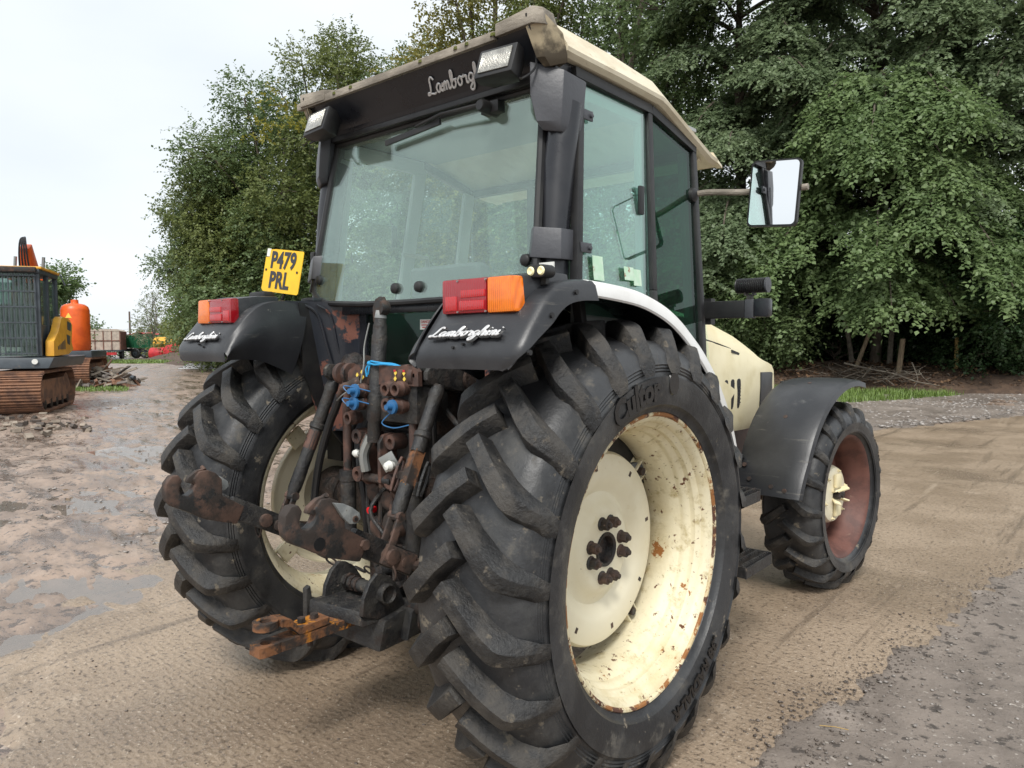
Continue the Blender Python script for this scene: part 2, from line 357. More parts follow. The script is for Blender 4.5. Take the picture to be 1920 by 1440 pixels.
_tab = {}
def vnoise(x, y, seed):
    if seed not in _tab: _tab[seed] = np.random.RandomState(seed).rand(256, 256)
    t = _tab[seed]; xi = np.floor(x).astype(int); yi = np.floor(y).astype(int); fx = x - xi; fy = y - yi
    fx = fx * fx * (3 - 2 * fx); fy = fy * fy * (3 - 2 * fy)
    a = t[xi % 256, yi % 256]; b = t[(xi + 1) % 256, yi % 256]; c = t[xi % 256, (yi + 1) % 256]; d = t[(xi + 1) % 256, (yi + 1) % 256]
    return (a * (1 - fx) + b * fx) * (1 - fy) + (c * (1 - fx) + d * fx) * fy - .5
def fbm(x, y, sc, oct_=4, seed=1, g=.5):
    s = 0.; a = 1.
    for k in range(oct_):
        s = s + a * vnoise(x * sc + 13.7 * k, y * sc + 5.1 * k, seed + k); a *= g; sc *= 2.03
    return s
def in_poly(x, y, poly):
    c = np.zeros(np.shape(x), bool); n = len(poly)
    for i in range(n):
        (x0, y0), (x1, y1) = poly[i], poly[(i + 1) % n]
        if y0 == y1: continue
        c ^= ((y0 > y) != (y1 > y)) & (x < (x1 - x0) * (y - y0) / (y1 - y0) + x0)
    return c
def dist_poly(x, y, poly):
    d = np.full(np.shape(x), 1e9); n = len(poly)
    for i in range(n):
        (x0, y0), (x1, y1) = poly[i], poly[(i + 1) % n]; ex, ey = x1 - x0, y1 - y0; L2 = ex * ex + ey * ey
        t = np.clip(((x - x0) * ex + (y - y0) * ey) / L2, 0, 1); d = np.minimum(d, np.hypot(x - x0 - t * ex, y - y0 - t * ey))
    return d
TRACK = [(.2, -9), (-.84, -1.48), (-1.52, -1.30), (-2.14, -1.14), (-2.31, -.70), (-2.94, -.04), (-3.62, .51), (-4.6, 2.6), (-5.6, 6), (-5.6, 10.5), (-3.4, 11.0), (-1.12, 11.54), (-.78, 12.32), (-.2, 13.89), (.62, 15.8), (3.2, 20.5), (9, 27), (20, 36), (40, 30), (16, 14), (7.2, 8.3), (3.9, 5.6), (2.4, 3.7), (2.2, 3.0), (2.1, 2.19), (2.0, 1.5), (1.9, 1.05), (1.9, .65), (1.9, .39), (2.0, -1.), (2.2, -4), (2.4, -9)]
APRON = [(1.34, -9), (1.40, -1.), (1.346, .39), (1.302, .65), (1.301, 1.05), (1.404, 1.5), (1.493, 2.19), (1.571, 3.0), (1.757, 3.93), (3.2, 6.0), (6.5, 8.6), (16, 14), (40, 30), (60, 10), (40, -20), (5, -20)]
BANK_EDGE = [(40, 34), (9, 22.3), (3.0, 20.4), (-.5, 19.6), (-3.2, 18.9), (-6.5, 18.0), (-10, 17.6), (-16, 17.2), (-24, 16.6), (-33, 17.5), (-45, 19.5), (-60, 24)]
def bank_dist(x, y):
    """signed metres beyond the foot of the wooded bank"""
    d = np.full(np.shape(x), 1e9)
    for (x0, y0), (x1, y1) in zip(BANK_EDGE[:-1], BANK_EDGE[1:]):
        ex, ey = x1 - x0, y1 - y0; t = np.clip(((x - x0) * ex + (y - y0) * ey) / (ex * ex + ey * ey), 0, 1); d = np.minimum(d, np.hypot(x - x0 - t * ex, y - y0 - t * ey))
    poly = BANK_EDGE + [(-60, 200), (40, 200)]
    return np.where(in_poly(x, y, poly), d, -d)
def ground_h(x, y):
    x = np.asarray(x, float); y = np.asarray(y, float)
    hill = .30 * np.clip((bank_dist(x, y) + 7) / 9, 0, 1) ** 2
    return hill
def gz(x, y): return float(ground_h(np.array([x]), np.array([y]))[0])

def grid_obj(name, X, Y, Z, m, keep=None, thick=0.):
    nr, na = X.shape; v = np.stack([X, Y, Z], -1).reshape(-1, 3)
    i = np.arange((nr - 1) * na).reshape(nr - 1, na) ; j = (np.arange(na) + 1) % na + (np.arange(nr - 1) * na)[:, None]
    q = np.stack([i, j, j + na, i + na], -1).reshape(-1, 4)
    if keep is not None:
        kk = keep.reshape(-1); q = q[kk[q].all(1)]
    me = bpy.data.meshes.new(name); used = np.unique(q); rem = -np.ones(len(v), int); rem[used] = np.arange(len(used)); v = v[used]; q = rem[q]
    me.vertices.add(len(v)); me.vertices.foreach_set('co', v.ravel()); me.loops.add(q.size); me.loops.foreach_set('vertex_index', q.ravel().astype(np.int32))
    me.polygons.add(len(q)); me.polygons.foreach_set('loop_start', np.arange(0, q.size, 4, dtype=np.int32)); me.update(); me.validate(); me.shade_smooth()
    bm = bmesh.new(); bm.from_mesh(me); bmesh.ops.recalc_face_normals(bm, faces=bm.faces)
    if sum(f.normal.z for f in bm.faces) < 0: bmesh.ops.reverse_faces(bm, faces=bm.faces)
    bm.to_mesh(me); bm.free()
    return obj(name, me, m)
cx, cy = 2.3, -2.2
ang = np.concatenate([np.arange(78, 182, .22), np.arange(182, 438, 4.0)]); ang = np.radians(ang)
rad = np.concatenate([[.02], np.geomspace(.8, 60, 250), np.geomspace(66, 2500, 24)])
A, RR = np.meshgrid(ang, rad); GX = cx + RR * np.cos(A); GY = cy + RR * np.sin(A)
dt = np.where(in_poly(GX, GY, TRACK) | in_poly(GX, GY, APRON), -1, 1) * np.minimum(dist_poly(GX, GY, TRACK), dist_poly(GX, GY, APRON))
rel = np.clip((dt + .05) / .6, 0, 1); near = np.clip(1 - (RR - 30) / 30, 0, 1)
ruts = .040 * fbm(GX, GY, .45, 3, 11) + .050 * fbm(GX, GY, 2.0, 4, 21, .55) + .034 * fbm(GX * .7 + GY * .3, GY * 1.6, 5.5, 3, 31, .6)
ruts = ruts - .045 * np.exp(-(((GX + 2.75) ** 2 + (GY + .45) ** 2) / .45)) * (1 + .5 * fbm(GX, GY, 3, 3, 15))
GZ = ground_h(GX, GY) - .014 + rel * near * (ruts + .006) - (1 - rel) * .016
GROUND = tag(grid_obj('ground', GX, GY, GZ, 'mud'), kind='structure')
# concrete track: a slab with a broken edge
rad2 = np.concatenate([[.02], np.geomspace(.6, 45, 330)])
A2, R2 = np.meshgrid(ang, rad2); TX = cx + R2 * np.cos(A2); TY = cy + R2 * np.sin(A2)
jit = .16 * np.clip((1.2 - TX) / .4, 0, 1) * fbm(TX, TY, 3.0, 4, 41, .6); sd = np.where(in_poly(TX, TY, TRACK), 1, -1) * dist_poly(TX, TY, TRACK)
left = np.clip((-1.0 - TX) / 1.5, 0, 1)
TZ = ground_h(TX, TY) + .0035 * fbm(TX, TY, .8, 3, 51) 
eT = sd + jit * (1 + 2.5 * left); wT = .05 + .5 * left
TZ = TZ - .05 * np.clip(.5 - eT / wT, 0, 1)
TRACK_O = tag(grid_obj('concrete_track', TX, TY, TZ, 'concrete', keep=(eT > -wT * .6)), kind='structure')
sd = np.where(in_poly(TX, TY, APRON), 1, -1) * dist_poly(TX, TY, APRON)
e = sd + .14 * fbm(TX, TY, 3.0, 4, 61, .6) + .07 * fbm(TX, TY, 14.0, 3, 65, .6) + .03
AZ = ground_h(TX, TY) + .003 + .010 * np.clip(e / .6, 0, 1) * (1 + .9 * fbm(TX, TY, 1.2, 3, 71)) + .008 * fbm(TX, TY, 9, 3, 81)* np.clip(e / .3, 0, 1) - .05 * np.clip(.3 - e / .12, 0, 1)
APRON_O = tag(grid_obj('rough_apron', TX, TY, AZ, 'apron', keep=(e > -.12)), kind='structure')
# gravel verge beyond the track, by the wood
VERGE = [(-5.4, 10.7), (-3.4, 11.1), (-1.12, 11.64), (-.78, 12.4), (-.2, 13.97), (.62, 15.9), (3.2, 20.6), (9, 27.2), (9, 31), (3., 23), (-1, 19.4), (-3, 18.2), (-4.2, 16.0), (-5.2, 13.4)]
sd = np.where(in_poly(TX, TY, VERGE), 1, -1) * dist_poly(TX, TY, VERGE); e = sd + .35 * fbm(TX, TY, 1.6, 4, 91, .6)
VERGE_O = tag(grid_obj('gravel_verge', TX, TY, ground_h(TX, TY) + .008 + .02 * np.clip(e / .6, 0, 1) * (1 + fbm(TX, TY, 2, 3, 95)) - .06 * np.clip(.3 - e / .3, 0, 1), 'apron', keep=(e > -.4)), kind='structure')
# puddles lie in the hollows of the yard
def puddle(pts, z, label):
    q = catmull([(*p_, 0) for p_ in pts], 6, True); q = [(x + .05 * math.sin(9 * y + x * 5), y + .05 * math.cos(8 * x)) for x, y, _ in q]
    o = MB().add([(x, y, z) for x, y in q], [tuple(range(len(q)))]).build('puddle', 'puddle_water', None, smooth=0); o['kind'] = 'structure'; return o
puddle([(-3.2, -1.2), (-3.9, -.65), (-4.0, -.1), (-3.3, .5), (-2.5, .4), (-1.9, -.2), (-1.8, -.85), (-2.4, -1.35)], -.0275, '')
puddle([(-8.5, 1.2), (-9.5, 2.2), (-8.2, 3.4), (-6.2, 3.0), (-5.2, 2.0), (-6.4, 1.4)], -.026, '')
puddle([(-6.5, -.6), (-7.5, .2), (-6.2, 1.0), (-4.6, .8), (-4.0, .3), (-5.0, -.3)], -.026, '')
puddle([(-17, 5.0), (-19, 7.5), (-17.5, 8.0), (-14.5, 6.2), (-13, 4.8), (-15, 4.4)], -.026, '')
puddle([(-11, 4.5), (-13, 6), (-11, 6.6), (-8.6, 5.2), (-9, 4.4)], -.026, '')

# scattered stones, clods and grass are past counting
def scatter_mesh(name, P, size, m, seed, sides=5, flat=.6, nz=None):
    """low lumps: each a squashed five-sided double cone with uneven corners"""
    rs = np.random.RandomState(seed); n = len(P); k = sides
    t = np.linspace(0, 2 * np.pi, k, endpoint=False)[None, :] + rs.rand(n, 1) * 6.28 + rs.randn(n, k) * .18
    r = size[:, None] * (.75 + .5 * rs.rand(n, k)); ring = np.stack([r * np.cos(t), r * np.sin(t) * (.7 + .3 * rs.rand(n, 1)), size[:, None] * flat * .25 * (rs.rand(n, k) - .2)], -1)
    top = np.stack([size * .3 * rs.randn(n), size * .3 * rs.randn(n), size * flat * (.6 + .5 * rs.rand(n))], -1)[:, None]; bot = np.stack([0 * size, 0 * size, -size * .5], -1)[:, None]
    V = np.concatenate([ring, top, bot], 1) + P[:, None, :]; o = np.arange(n)[:, None] * (k + 2)
    F = []
    for i in range(k):
        j = (i + 1) % k; F.append(np.concatenate([o + i, o + j, o + k], 1)); F.append(np.concatenate([o + j, o + i, o + k + 1], 1))
    F = np.stack(F, 1).reshape(-1, 3); var = np.repeat(rs.rand(n), 2 * k)
    return raw_mesh(name, V.reshape(-1, 3), F, m, var)
def raw_mesh(name, V, F, m, var=None, smooth=False):
    me = bpy.data.meshes.new(name); k = F.shape[1]
    me.vertices.add(len(V)); me.vertices.foreach_set('co', V.astype(np.float32).ravel()); me.loops.add(F.size); me.loops.foreach_set('vertex_index', F.ravel().astype(np.int32))
    me.polygons.add(len(F)); me.polygons.foreach_set('loop_start', np.arange(0, F.size, k, dtype=np.int32)); me.update()
    if var is not None:
        a = me.attributes.new('var', 'FLOAT', 'FACE'); a.data.foreach_set('value', var.astype(np.float32))
    if smooth: me.shade_smooth()
    return obj(name, me, m)
rs = np.random.RandomState(3)
def spots(n, poly, seed, near=None):
    rs = np.random.RandomState(seed); p_ = np.array(poly); lo, hi = p_.min(0), p_.max(0); o = []
    while sum(len(q) for q in o) < n:
        q = lo + (hi - lo) * rs.rand(n * 2, 2)
        if near is not None: q = q[rs.rand(len(q)) < near(q)]
        o.append(q[in_poly(q[:, 0], q[:, 1], poly)])
    return np.concatenate(o)[:n]
fall = lambda q: np.clip(3.0 / (np.hypot(q[:, 0] - 2.3, q[:, 1] + 2.2) + .1), 0, 1) ** 1.6
q = spots(9000, [(1.42, -.6), (1.40, .6), (1.42, 1.2), (1.6, 2.2), (1.7, 3.0), (1.9, 3.9), (3.4, 6), (7, 8.6), (9, 6), (5, -1)], 5, fall); s_ = .003 + .009 * np.random.RandomState(6).rand(len(q)) ** 3
tag(scatter_mesh('loose_gravel', np.column_stack([q, .012 + 0 * s_]), s_, 'stone', 7), 'fine loose gravel strewn over the dark apron beside the track', 'gravel', kind='stuff')
rs2 = np.random.RandomState(44); ep = np.array([(1.40, -1.), (1.346, .39), (1.302, .65), (1.301, 1.05), (1.404, 1.5), (1.493, 2.19), (1.571, 3.0), (1.757, 3.93), (3.2, 6.0)]); ti = rs2.rand(2400) * 7.99; k0 = ti.astype(int); q = ep[k0] + (ep[k0 + 1] - ep[k0]) * (ti - k0)[:, None]; q[:, 0] += .09 * rs2.randn(len(q)) + .03; q[:, 1] += .05 * rs2.randn(len(q))
s_ = .002 + .008 * rs2.rand(len(q)) ** 3
tag(scatter_mesh('edge_grit', np.column_stack([q, .004 + .004 * (q[:, 0] > 1.4)]), s_, 'clod', 46, flat=.6), 'dark grit spilling along the edge where apron meets track', 'grit', kind='stuff')
q = spots(5200, [(-5.2, 10.9), (-3.2, 11.3), (-1.0, 11.8), (-.6, 12.6), (0, 14.2), (.8, 16.2), (3.4, 21), (2.5, 22), (-1, 19), (-3, 17.8), (-5, 16.2)], 8); s_ = .012 + .05 * np.random.RandomState(9).rand(len(q)) ** 4
tag(scatter_mesh('verge_stones', np.column_stack([q, ground_h(q[:, 0], q[:, 1]) + .02]), s_, 'stone', 10), 'grey broken stone chippings along the verge below the wood', 'stones', kind='stuff')
q = spots(20000, [(-2.5, -1.0), (-3.2, .3), (-4.5, 3), (-6, 8), (-20, 14), (-30, 14), (-32, 2), (-10, -4)], 12, lambda q: np.clip(5 / (np.hypot(q[:, 0] - 2.3, q[:, 1] + 2.2)), 0, 1) ** 1.3); s_ = .004 + .022 * np.random.RandomState(13).rand(len(q)) ** 4
q = q[np.hypot(q[:, 0] + 2.75, q[:, 1] + .45) > .85]; s_ = s_[:len(q)]
tag(scatter_mesh('yard_stones', np.column_stack([q, -.016 + .004 * rs.rand(len(q))]), s_, 'stone', 14, flat=.45), 'small stones trodden into the muddy yard', 'stones', kind='stuff')
q = spots(1500, [(-.9, -1.5), (-2.1, -1.1), (-3, 0), (-3.7, .6), (-4, 3), (-2, 6), (1.2, 4), (1.2, 0)], 15, fall); s_ = .0025 + .006 * np.random.RandomState(16).rand(len(q)) ** 3
tag(scatter_mesh('track_grit', np.column_stack([q, 0 * s_ + .001]), s_, 'clod', 17, flat=.5), 'grit and small clods dropped on the concrete track', 'grit', kind='stuff')
def blades(name, q, h0, h1, w0, seed, m, label, cat='grass'):
    rs = np.random.RandomState(seed); n = len(q); z = ground_h(q[:, 0], q[:, 1]); b = np.column_stack([q, z + .0]); h = h0 + (h1 - h0) * rs.rand(n) ** 2
    a = rs.rand(n) * 6.28; d = np.column_stack([np.cos(a), np.sin(a), 0 * a]); s = np.column_stack([-np.sin(a), np.cos(a), 0 * a]); lean = (.2 + .6 * rs.rand(n))[:, None] * h[:, None]
    V = np.stack([b - s * w0 / 2, b + s * w0 / 2, b + d * lean * .4 + s * w0 * .35 + [0, 0, 1] * h[:, None] * .6, b + d * lean * .4 - s * w0 * .35 + [0, 0, 1] * h[:, None] * .6, b + d * lean + [0, 0, 1] * h[:, None]], 1)
    o = np.arange(n)[:, None] * 5; F = np.concatenate([np.stack([o[:, 0], o[:, 0] + 1, o[:, 0] + 2], 1), np.stack([o[:, 0], o[:, 0] + 2, o[:, 0] + 3], 1), np.stack([o[:, 0] + 3, o[:, 0] + 2, o[:, 0] + 4], 1)])
    return tag(raw_mesh(name, V.reshape(-1, 3), F, m, np.tile(rs.rand(n), 3)), label, cat, kind='stuff')
GR = [(-1.3, 18.2), (-.9, 18.9), (-2.2, 18.8), (-3.2, 18.8), (-6, 18.2), (-10, 17.8), (-10, 13.5), (-7.5, 12.5), (-5.2, 13.4), (-3.6, 15.0), (-2.3, 16.6)]
q = spots(60000, GR, 21); q = q[fbm(q[:, 0], q[:, 1], .9, 3, 23) > -.16]
blades('grass', q, .06, .22, .013, 22, 'grass', 'bright short green grass between the verge and the wooded bank')
q = spots(1500, [(-26, 8.0), (-24, 8.3), (-22.5, 7.6), (-23.5, 6.6), (-27, 7)], 24); q2 = spots(9000, [(-70, 22), (-50, 22.5), (-45, 21), (-52, 19.5), (-68, 20)], 25)
blades('grass', q, .04, .14, .02, 26, 'grass', 'thin patch of grass beside the rubble heap')
blades('grass', q2, .06, .22, .05, 27, 'grass', 'green strip of grass in front of the far trailers')
q3 = spots(9000, [(-7.2, 5.4), (-5.6, 7.2), (-7.5, 10.5), (-11.5, 9.5), (-9.5, 6.2)], 28)
blades('grass', q3, .05, .16, .014, 29, 'grass', 'patch of grass seen through the rim of the far wheel')
# bank under the trees
bx = np.linspace(0, 1, 260); E_ = np.array(BANK_EDGE); seg = np.r_[0, np.cumsum(np.hypot(*np.diff(E_, axis=0).T))]; s = bx * seg[-1]
EX = np.interp(s, seg, E_[:, 0]); EY = np.interp(s, seg, E_[:, 1]); off = np.linspace(-.6, 16, 40)
nx, ny = np.gradient(EY), -np.gradient(EX); nn = np.hypot(nx, ny); nx, ny = nx / nn, ny / nn
sgn = 1 if bank_dist(np.array([EX[100] + nx[100]]), np.array([EY[100] + ny[100]]))[0] > 0 else -1
BX = EX[None] + sgn * nx[None] * off[:, None]; BY = EY[None] + sgn * ny[None] * off[:, None]
prof = np.interp(off, [-.6, 0, 1.2, 3, 16], [-.06, .02, .34, .50, .7])
BZ = .30 * np.clip((off[:, None] + 7) / 9, 0, 1) ** 2 + prof[:, None] * (1 + .5 * fbm(BX, BY, .5, 3, 33)) + .10 * fbm(BX, BY, 1.7, 4, 34) * np.clip(off[:, None], 0, 1)
v = np.stack([BX, BY, BZ], -1).reshape(-1, 3); n_, m_ = BX.shape
i = (np.arange(n_ - 1)[:, None] * m_ + np.arange(m_ - 1)[None]).ravel(); F = np.stack([i, i + 1, i + m_ + 1, i + m_], 1)
BANK = raw_mesh('bank', v, F, 'litter', smooth=True); tag(BANK, kind='structure')
def bz(x, y):
    return gz(x, y) + float(np.interp(bank_dist(np.array([x]), np.array([y]))[0], [-.6, 0, 1.2, 3, 16], [-.0, .02, .34, .50, .7]))
# ================================================================ the tractor
TR = empty('tractor')
tag(TR, 'weathered cream and black farm tractor with big lugged rear tyres and cab', 'tractor')

# ---------------------------------------------------------------- wheels
def lug_mesh(name, sg, st, bev):
    """one tread bar: stations (axial, degrees, top radius, base radius, half width top, half width base)"""
    rings = []; n = len(st)
    flat = [(sg * a, R(t) * rt) for a, t, rt, rb, wt, wb in st]
    for i, (a, t, rt, rb, wt, wb) in enumerate(st):
        p, q = flat[max(i - 1, 0)], flat[min(i + 1, 5)]
        if i >= 4: p, q = flat[3], flat[5]
        d = np.array([q[0] - p[0], q[1] - p[1]]); d /= np.linalg.norm(d); nrm = np.array([-d[1], d[0]])
        ring = []
        for rr, w_, sgn in ((rb, wb, -1), (rt, wt, -1), (rt, wt, 1), (rb, wb, 1)):
            aa = sg * a + nrm[0] * w_ * sgn * (1, 1, 1, 1, .95, .85, .6, .35, .15)[i]; th = R(t) + nrm[1] * w_ * sgn / rt
            ring.append((aa, rr * math.cos(th), rr * math.sin(th)))
        rings.append(ring)
    return MB().loft(rings).mesh(name, 30, bev, 2)
LUG = [(-.016, -.4, .838, .76, .025, .040), (.045, 3.2, .838, .76, .024, .038), (.09, 6.2, .834, .757, .026, .046), (.13, 8.8, .827, .75, .027, .050),
       (.163, 10.8, .818, .745, .028, .054), (.178, 11.5, .808, .738, .028, .056), (.208, 12.5, .770, .712, .024, .054), (.233, 13.2, .718, .690, .019, .046), (.2445, 13.7, .665, .652, .010, .032)]
K_F = .60 / .838
LUGF = [(a * .77, t, rt * K_F, rb * K_F - .004, wt * .72, wb * .72) for a, t, rt, rb, wt, wb in LUG]
lugs_rear = [lug_mesh('lug', s, LUG, .0032) for s in (1, -1)]
lugs_front = [lug_mesh('lug', s, LUGF, .0035) for s in (1, -1)]
for me in lugs_rear + lugs_front: me.materials.append(MATS['rubber_lug'])

def tyre_mb(hw, rt, rb, k=1.):
    half = [(0, rt), (.35 * hw, rt - .004), (.65 * hw, rt - .012), (.83 * hw, rt - .028), (.94 * hw, rt - .055), (.985 * hw, rt - .085)]
    r0 = rt - .085
    for i in range(8): half += [(.990 * hw + .0034 * (i % 2), r0 - .004 - i * .0055)]
    half += [(1.012 * hw, rt - .142), (1.045 * hw, rb + (rt - rb) * .50), (1.035 * hw, rb + (rt - rb) * .32), (.98 * hw, rb + (rt - rb) * .14), (.93 * hw, rb + .032), (.90 * hw, rb + .026), (.875 * hw, rb + .012), (.845 * hw, rb + .0085), (.79 * hw, rb)]
    prof = [(-a, r) for a, r in half[::-1]] + half[1:] + [(.74 * hw, rb - .012), (.60 * hw, rt - .05), (-.60 * hw, rt - .05), (-.74 * hw, rb - .012)]
    return MB().lathe(prof, n=120, closed=True)
TYRE_R = tyre_mb(.226, .778, .506).mesh('tyre', 40); TYRE_F = tyre_mb(.180, .560, .385).mesh('tyre', 40)
for me in (TYRE_R, TYRE_F): me.materials.append(MATS['rubber'])

def arc_text(txt, size, depth, r, th0, a, sg, bold=0., shear=0.):
    mb = text_mb(txt, size, depth, shear=shear, bold=bold); o = []
    for x, y, z in mb.v:
        th = th0 - x / r; rr = r + y; o.append((sg * (a + z), rr * math.cos(th), rr * math.sin(th)))
    mb.v = o
    if sg < 0: mb.f = [q[::-1] for q in mb.f]
    return mb

def rim_mb(prof, th):
    back = [(a, r + th) for a, r in prof[::-1]]
    return MB().lathe(prof + back, n=96, closed=True)
def hexnut(a0, a1, r, c):
    m = MB(); p = [(c[1] + r * math.cos(R(60 * k + 20)), c[2] + r * math.sin(R(60 * k + 20))) for k in range(6)]
    m.prism(p, 'x', a0, a1); m.lathe([(a0 - .006, r * 1.25), (a0 + .004, r * 1.25), (a0 + .008, r * .9)], c, n=12); m.lathe([(a1, .0), (a1 + .012, .0), (a1 + .012, r * .5), (a1, r * .5)], c, n=10); return m

def rear_wheel(sg):
    root = empty('rear_wheel', (sg * .841, 0, .803), parent=TR)
    root['label'] = 'rear wheel nearest the viewer with cream rim' if sg > 0 else 'far rear wheel seen from its inner side'
    fl = (lambda m: m) if sg > 0 else (lambda m: m.mirror())
    prof = [(.190, .508), (.186, .499), (.176, .487), (.160, .479), (.148, .4785), (.140, .468), (.130, .462), (.118, .4635), (.110, .4625), (.100, .452), (.086, .446), (.078, .4475), (.070, .446), (.058, .434), (.03, .428), (0, .426), (-.05, .426), (-.085, .44), (-.12, .462), (-.15, .476), (-.175, .486), (-.190, .508)]
    fl(rim_mb(prof, .007)).build('rim', 'cream_rim', root)
    fl(MB().lathe([(.184, .514), (.193, .5165), (.1975, .512), (.1960, .505), (.190, .5005), (.186, .5005)], n=96, closed=True)).build('rim_edge', 'rim_edge', root)
    t = obj('tyre', TYRE_R, None, root)
    disc = [(.004, .060), (.004, .135), (.0, .15), (-.016, .168), (-.034, .19), (-.038, .208), (-.030, .225), (-.010, .25), (-.002, .275), (-.002, .325), (-.010, .348), (-.028, .3585), (-.055, .360), (-.055, .352), (-.034, .350), (-.02, .335), (-.016, .27), (-.05, .21), (-.05, .19), (-.012, .14), (-.008, .060)]
    fl(MB().lathe(disc, n=96, closed=True)).build('wheel_disc', 'cream_disc', root)
    hub = MB().lathe([(-.02, .0), (-.02, .045), (.006, .050), (.010, .062), (.004, .064)], n=32); hub.lathe([(-.20, .0), (-.20, .13), (-.03, .13), (-.03, .0)], n=32)
    fl(hub).build('hub', 'greasy', root)
    for k in range(8):
        t0 = R(22.5 + 45 * k + (7 if k % 2 else -7)); fl(hexnut(.004, .036, .0205, (0, .103 * math.cos(t0), .103 * math.sin(t0)))).build('wheel_nut', 'rust', root, bevel=.002)
    for k in range(8):
        t0 = R(10 + 45 * k); c, s = math.cos(t0), math.sin(t0); m = MB()
        m.box((-.0030, -.007, .298), (-.0008, .007, .318)); m.xf(Matrix.Rotation(t0, 4, 'X'))
        fl(m).build('slot', 'rust', root, smooth=0)
    for k in range(4):
        t0 = R(38 + 90 * k); m = MB()
        m.box((-.075, -.045, .345), (-.062, .045, .424)); m.box((-.062, -.032, .37), (-.030, -.024, .426)); m.box((-.062, .024, .37), (-.030, .032, .426))
        m.xf(Matrix.Rotation(t0, 4, 'X')); fl(m).build('clamp', 'cream_rim', root, bevel=.003)
        m = MB(); m.tube([(-.062, 0, .392), (-.020, 0, .392)], .0165, 8); m.xf(Matrix.Rotation(t0, 4, 'X')); fl(m).build('clamp_bolt', 'rust', root)
    fl(arc_text('Cultor', .108, .010, .60, R(107), .2345, 1, bold=.005, shear=.1)).build('lettering', 'rubber_text', root, smooth=0)
    em = MB(); em.lathe([(.232, .0), (.2375, .0), (.2375, .034), (.232, .036)], n=20); em.v = [(a, p * 1.0 + .62 * math.cos(R(83)), q * 1.2 + .62 * math.sin(R(83))) for a, p, q in em.v]
    fl(em).build('emblem', 'rubber_text', root)
    fl(arc_text('.38 RADIAL-R', .068, .008, .60, R(298), .2345, 1, bold=.003)).build('lettering', 'rubber_text', root, smooth=0)
    for h in range(2):
        for k in range(24):
            o = obj('lug', lugs_rear[h], None, root); o.rotation_euler = (R(360 / 24 * (k + .5 * h) + 10.3), 0, 0)
    return root
rear_wheel(1); rear_wheel(-1)

def front_wheel(sg):
    root = empty('front_wheel', (sg * .790, 2.65, .575), parent=TR); root.rotation_euler = (0, 0, -.087)
    fl = (lambda m: m) if sg > 0 else (lambda m: m.mirror())
    prof = [(.150, .392), (.146, .383), (.136, .372), (.118, .364), (.095, .352), (.06, .330), (.02, .318), (-.03, .316), (-.085, .335), (-.12, .362), (-.140, .373), (-.150, .392)]
    fl(rim_mb(prof, .006)).build('rim', 'red_rust', root)
    obj('tyre', TYRE_F, None, root)
    d = [(.080, .0), (.080, .12), (.076, .15), (.068, .172), (.040, .186), (-.03, .190), (-.03, .18), (-.02, .0)]
    fl(MB().lathe(d, n=64)).build('wheel_disc', 'cream_disc', root)
    fl(MB().lathe([(-.03, .17), (-.04, .20), (-.035, .318), (-.045, .318), (-.055, .20), (-.05, .17)], n=64, closed=True)).build('wheel_plate', 'red_rust', root)
    for k in (1, -1):
        m = MB(); m.box((.080, -.046, .05 if k > 0 else -.135), (.104, .038, .135 if k > 0 else -.05)); fl(m).build('hub_cover', 'cream', root, bevel=.012)
        for j in (1, -1):
            m = MB(); m.bar((.075, j * .02, k * .02), (.125, j * .075, k * .045), .045, .010, up=(0, k * -.5, 1)); fl(m).build('cleat', 'cream', root, bevel=.002)
        m = MB(); m.tube([(.078, k * .03, 0), (.118, k * .03, 0)], .022, 10); fl(m).build('hub_bolt', 'greasy', root, bevel=.003)
    for k in range(6):
        t0 = R(60 * k + 15); fl(hexnut(.068, .080, .010, (0, .155 * math.cos(t0), .155 * math.sin(t0)))).build('wheel_nut', 'cream', root)
    fl(arc_text('360/70 R28', .050, .004, .475, R(35), .184, 1, bold=.001)).build('lettering', 'rubber_text', root, smooth=0)
    for h in range(2):
        for k in range(19):
            o = obj('lug', lugs_front[h], None, root); o.rotation_euler = (R(360 / 19 * (k + .5 * h)), 0, 0)
    # mudguard turns with the wheel
    rows = []
    for k in range(25):
        t = R(172 - (172 - 77) * k / 24); rr = .745 + .035 * math.cos((t - R(120)) * 1.0) * 0 + (.05 if k < 4 else 0) * (4 - k) / 4
        row = []
        for x, dr in ((-.225, -.035), (-.22, -.008), (-.19, .0), (-.05, .008), (.08, .008), (.165, .0), (.18, -.006), (.186, -.035)):
            row.append((x, (rr + dr) * math.cos(t), (rr + dr) * math.sin(t) - .01))
        rows.append(row)
    g = MB().sheet(rows, .006); fl(g).build('mudguard', 'plastic' , root, smooth=50)
    for (x, dg, off) in ((-.02, 134, .752), (-.02, 105, .752), (-.12, 166, .79), (.02, 168, .795), (.10, 169, .795), (-.17, 160, .775)):
        t = R(dg); m = MB(); c = (x, off * math.cos(t), off * math.sin(t) - .01); n = Vector((0, math.cos(t), math.sin(t)))
        m.tube([Vector(c), Vector(c) + n * .008], .013, 10); fl(m).build('bolt', 'rust', root)
    # bracket at the back edge
    m = MB(); m.bar((-.16, -.74, .10), (-.34, -.60, .20), .03, .10); fl(m).build('mudguard_bracket', 'plastic', root, bevel=.01)
    m = MB(); m.bar((-.30, -.1, .1), (-.22, -.1, .72), .03, .06); m.bar((-.22, -.1, .72), (.05, -.1, .728), .05, .02); fl(m).build('mudguard_stay', 'steel_black', root)
    return root
front_wheel(1); front_wheel(-1)

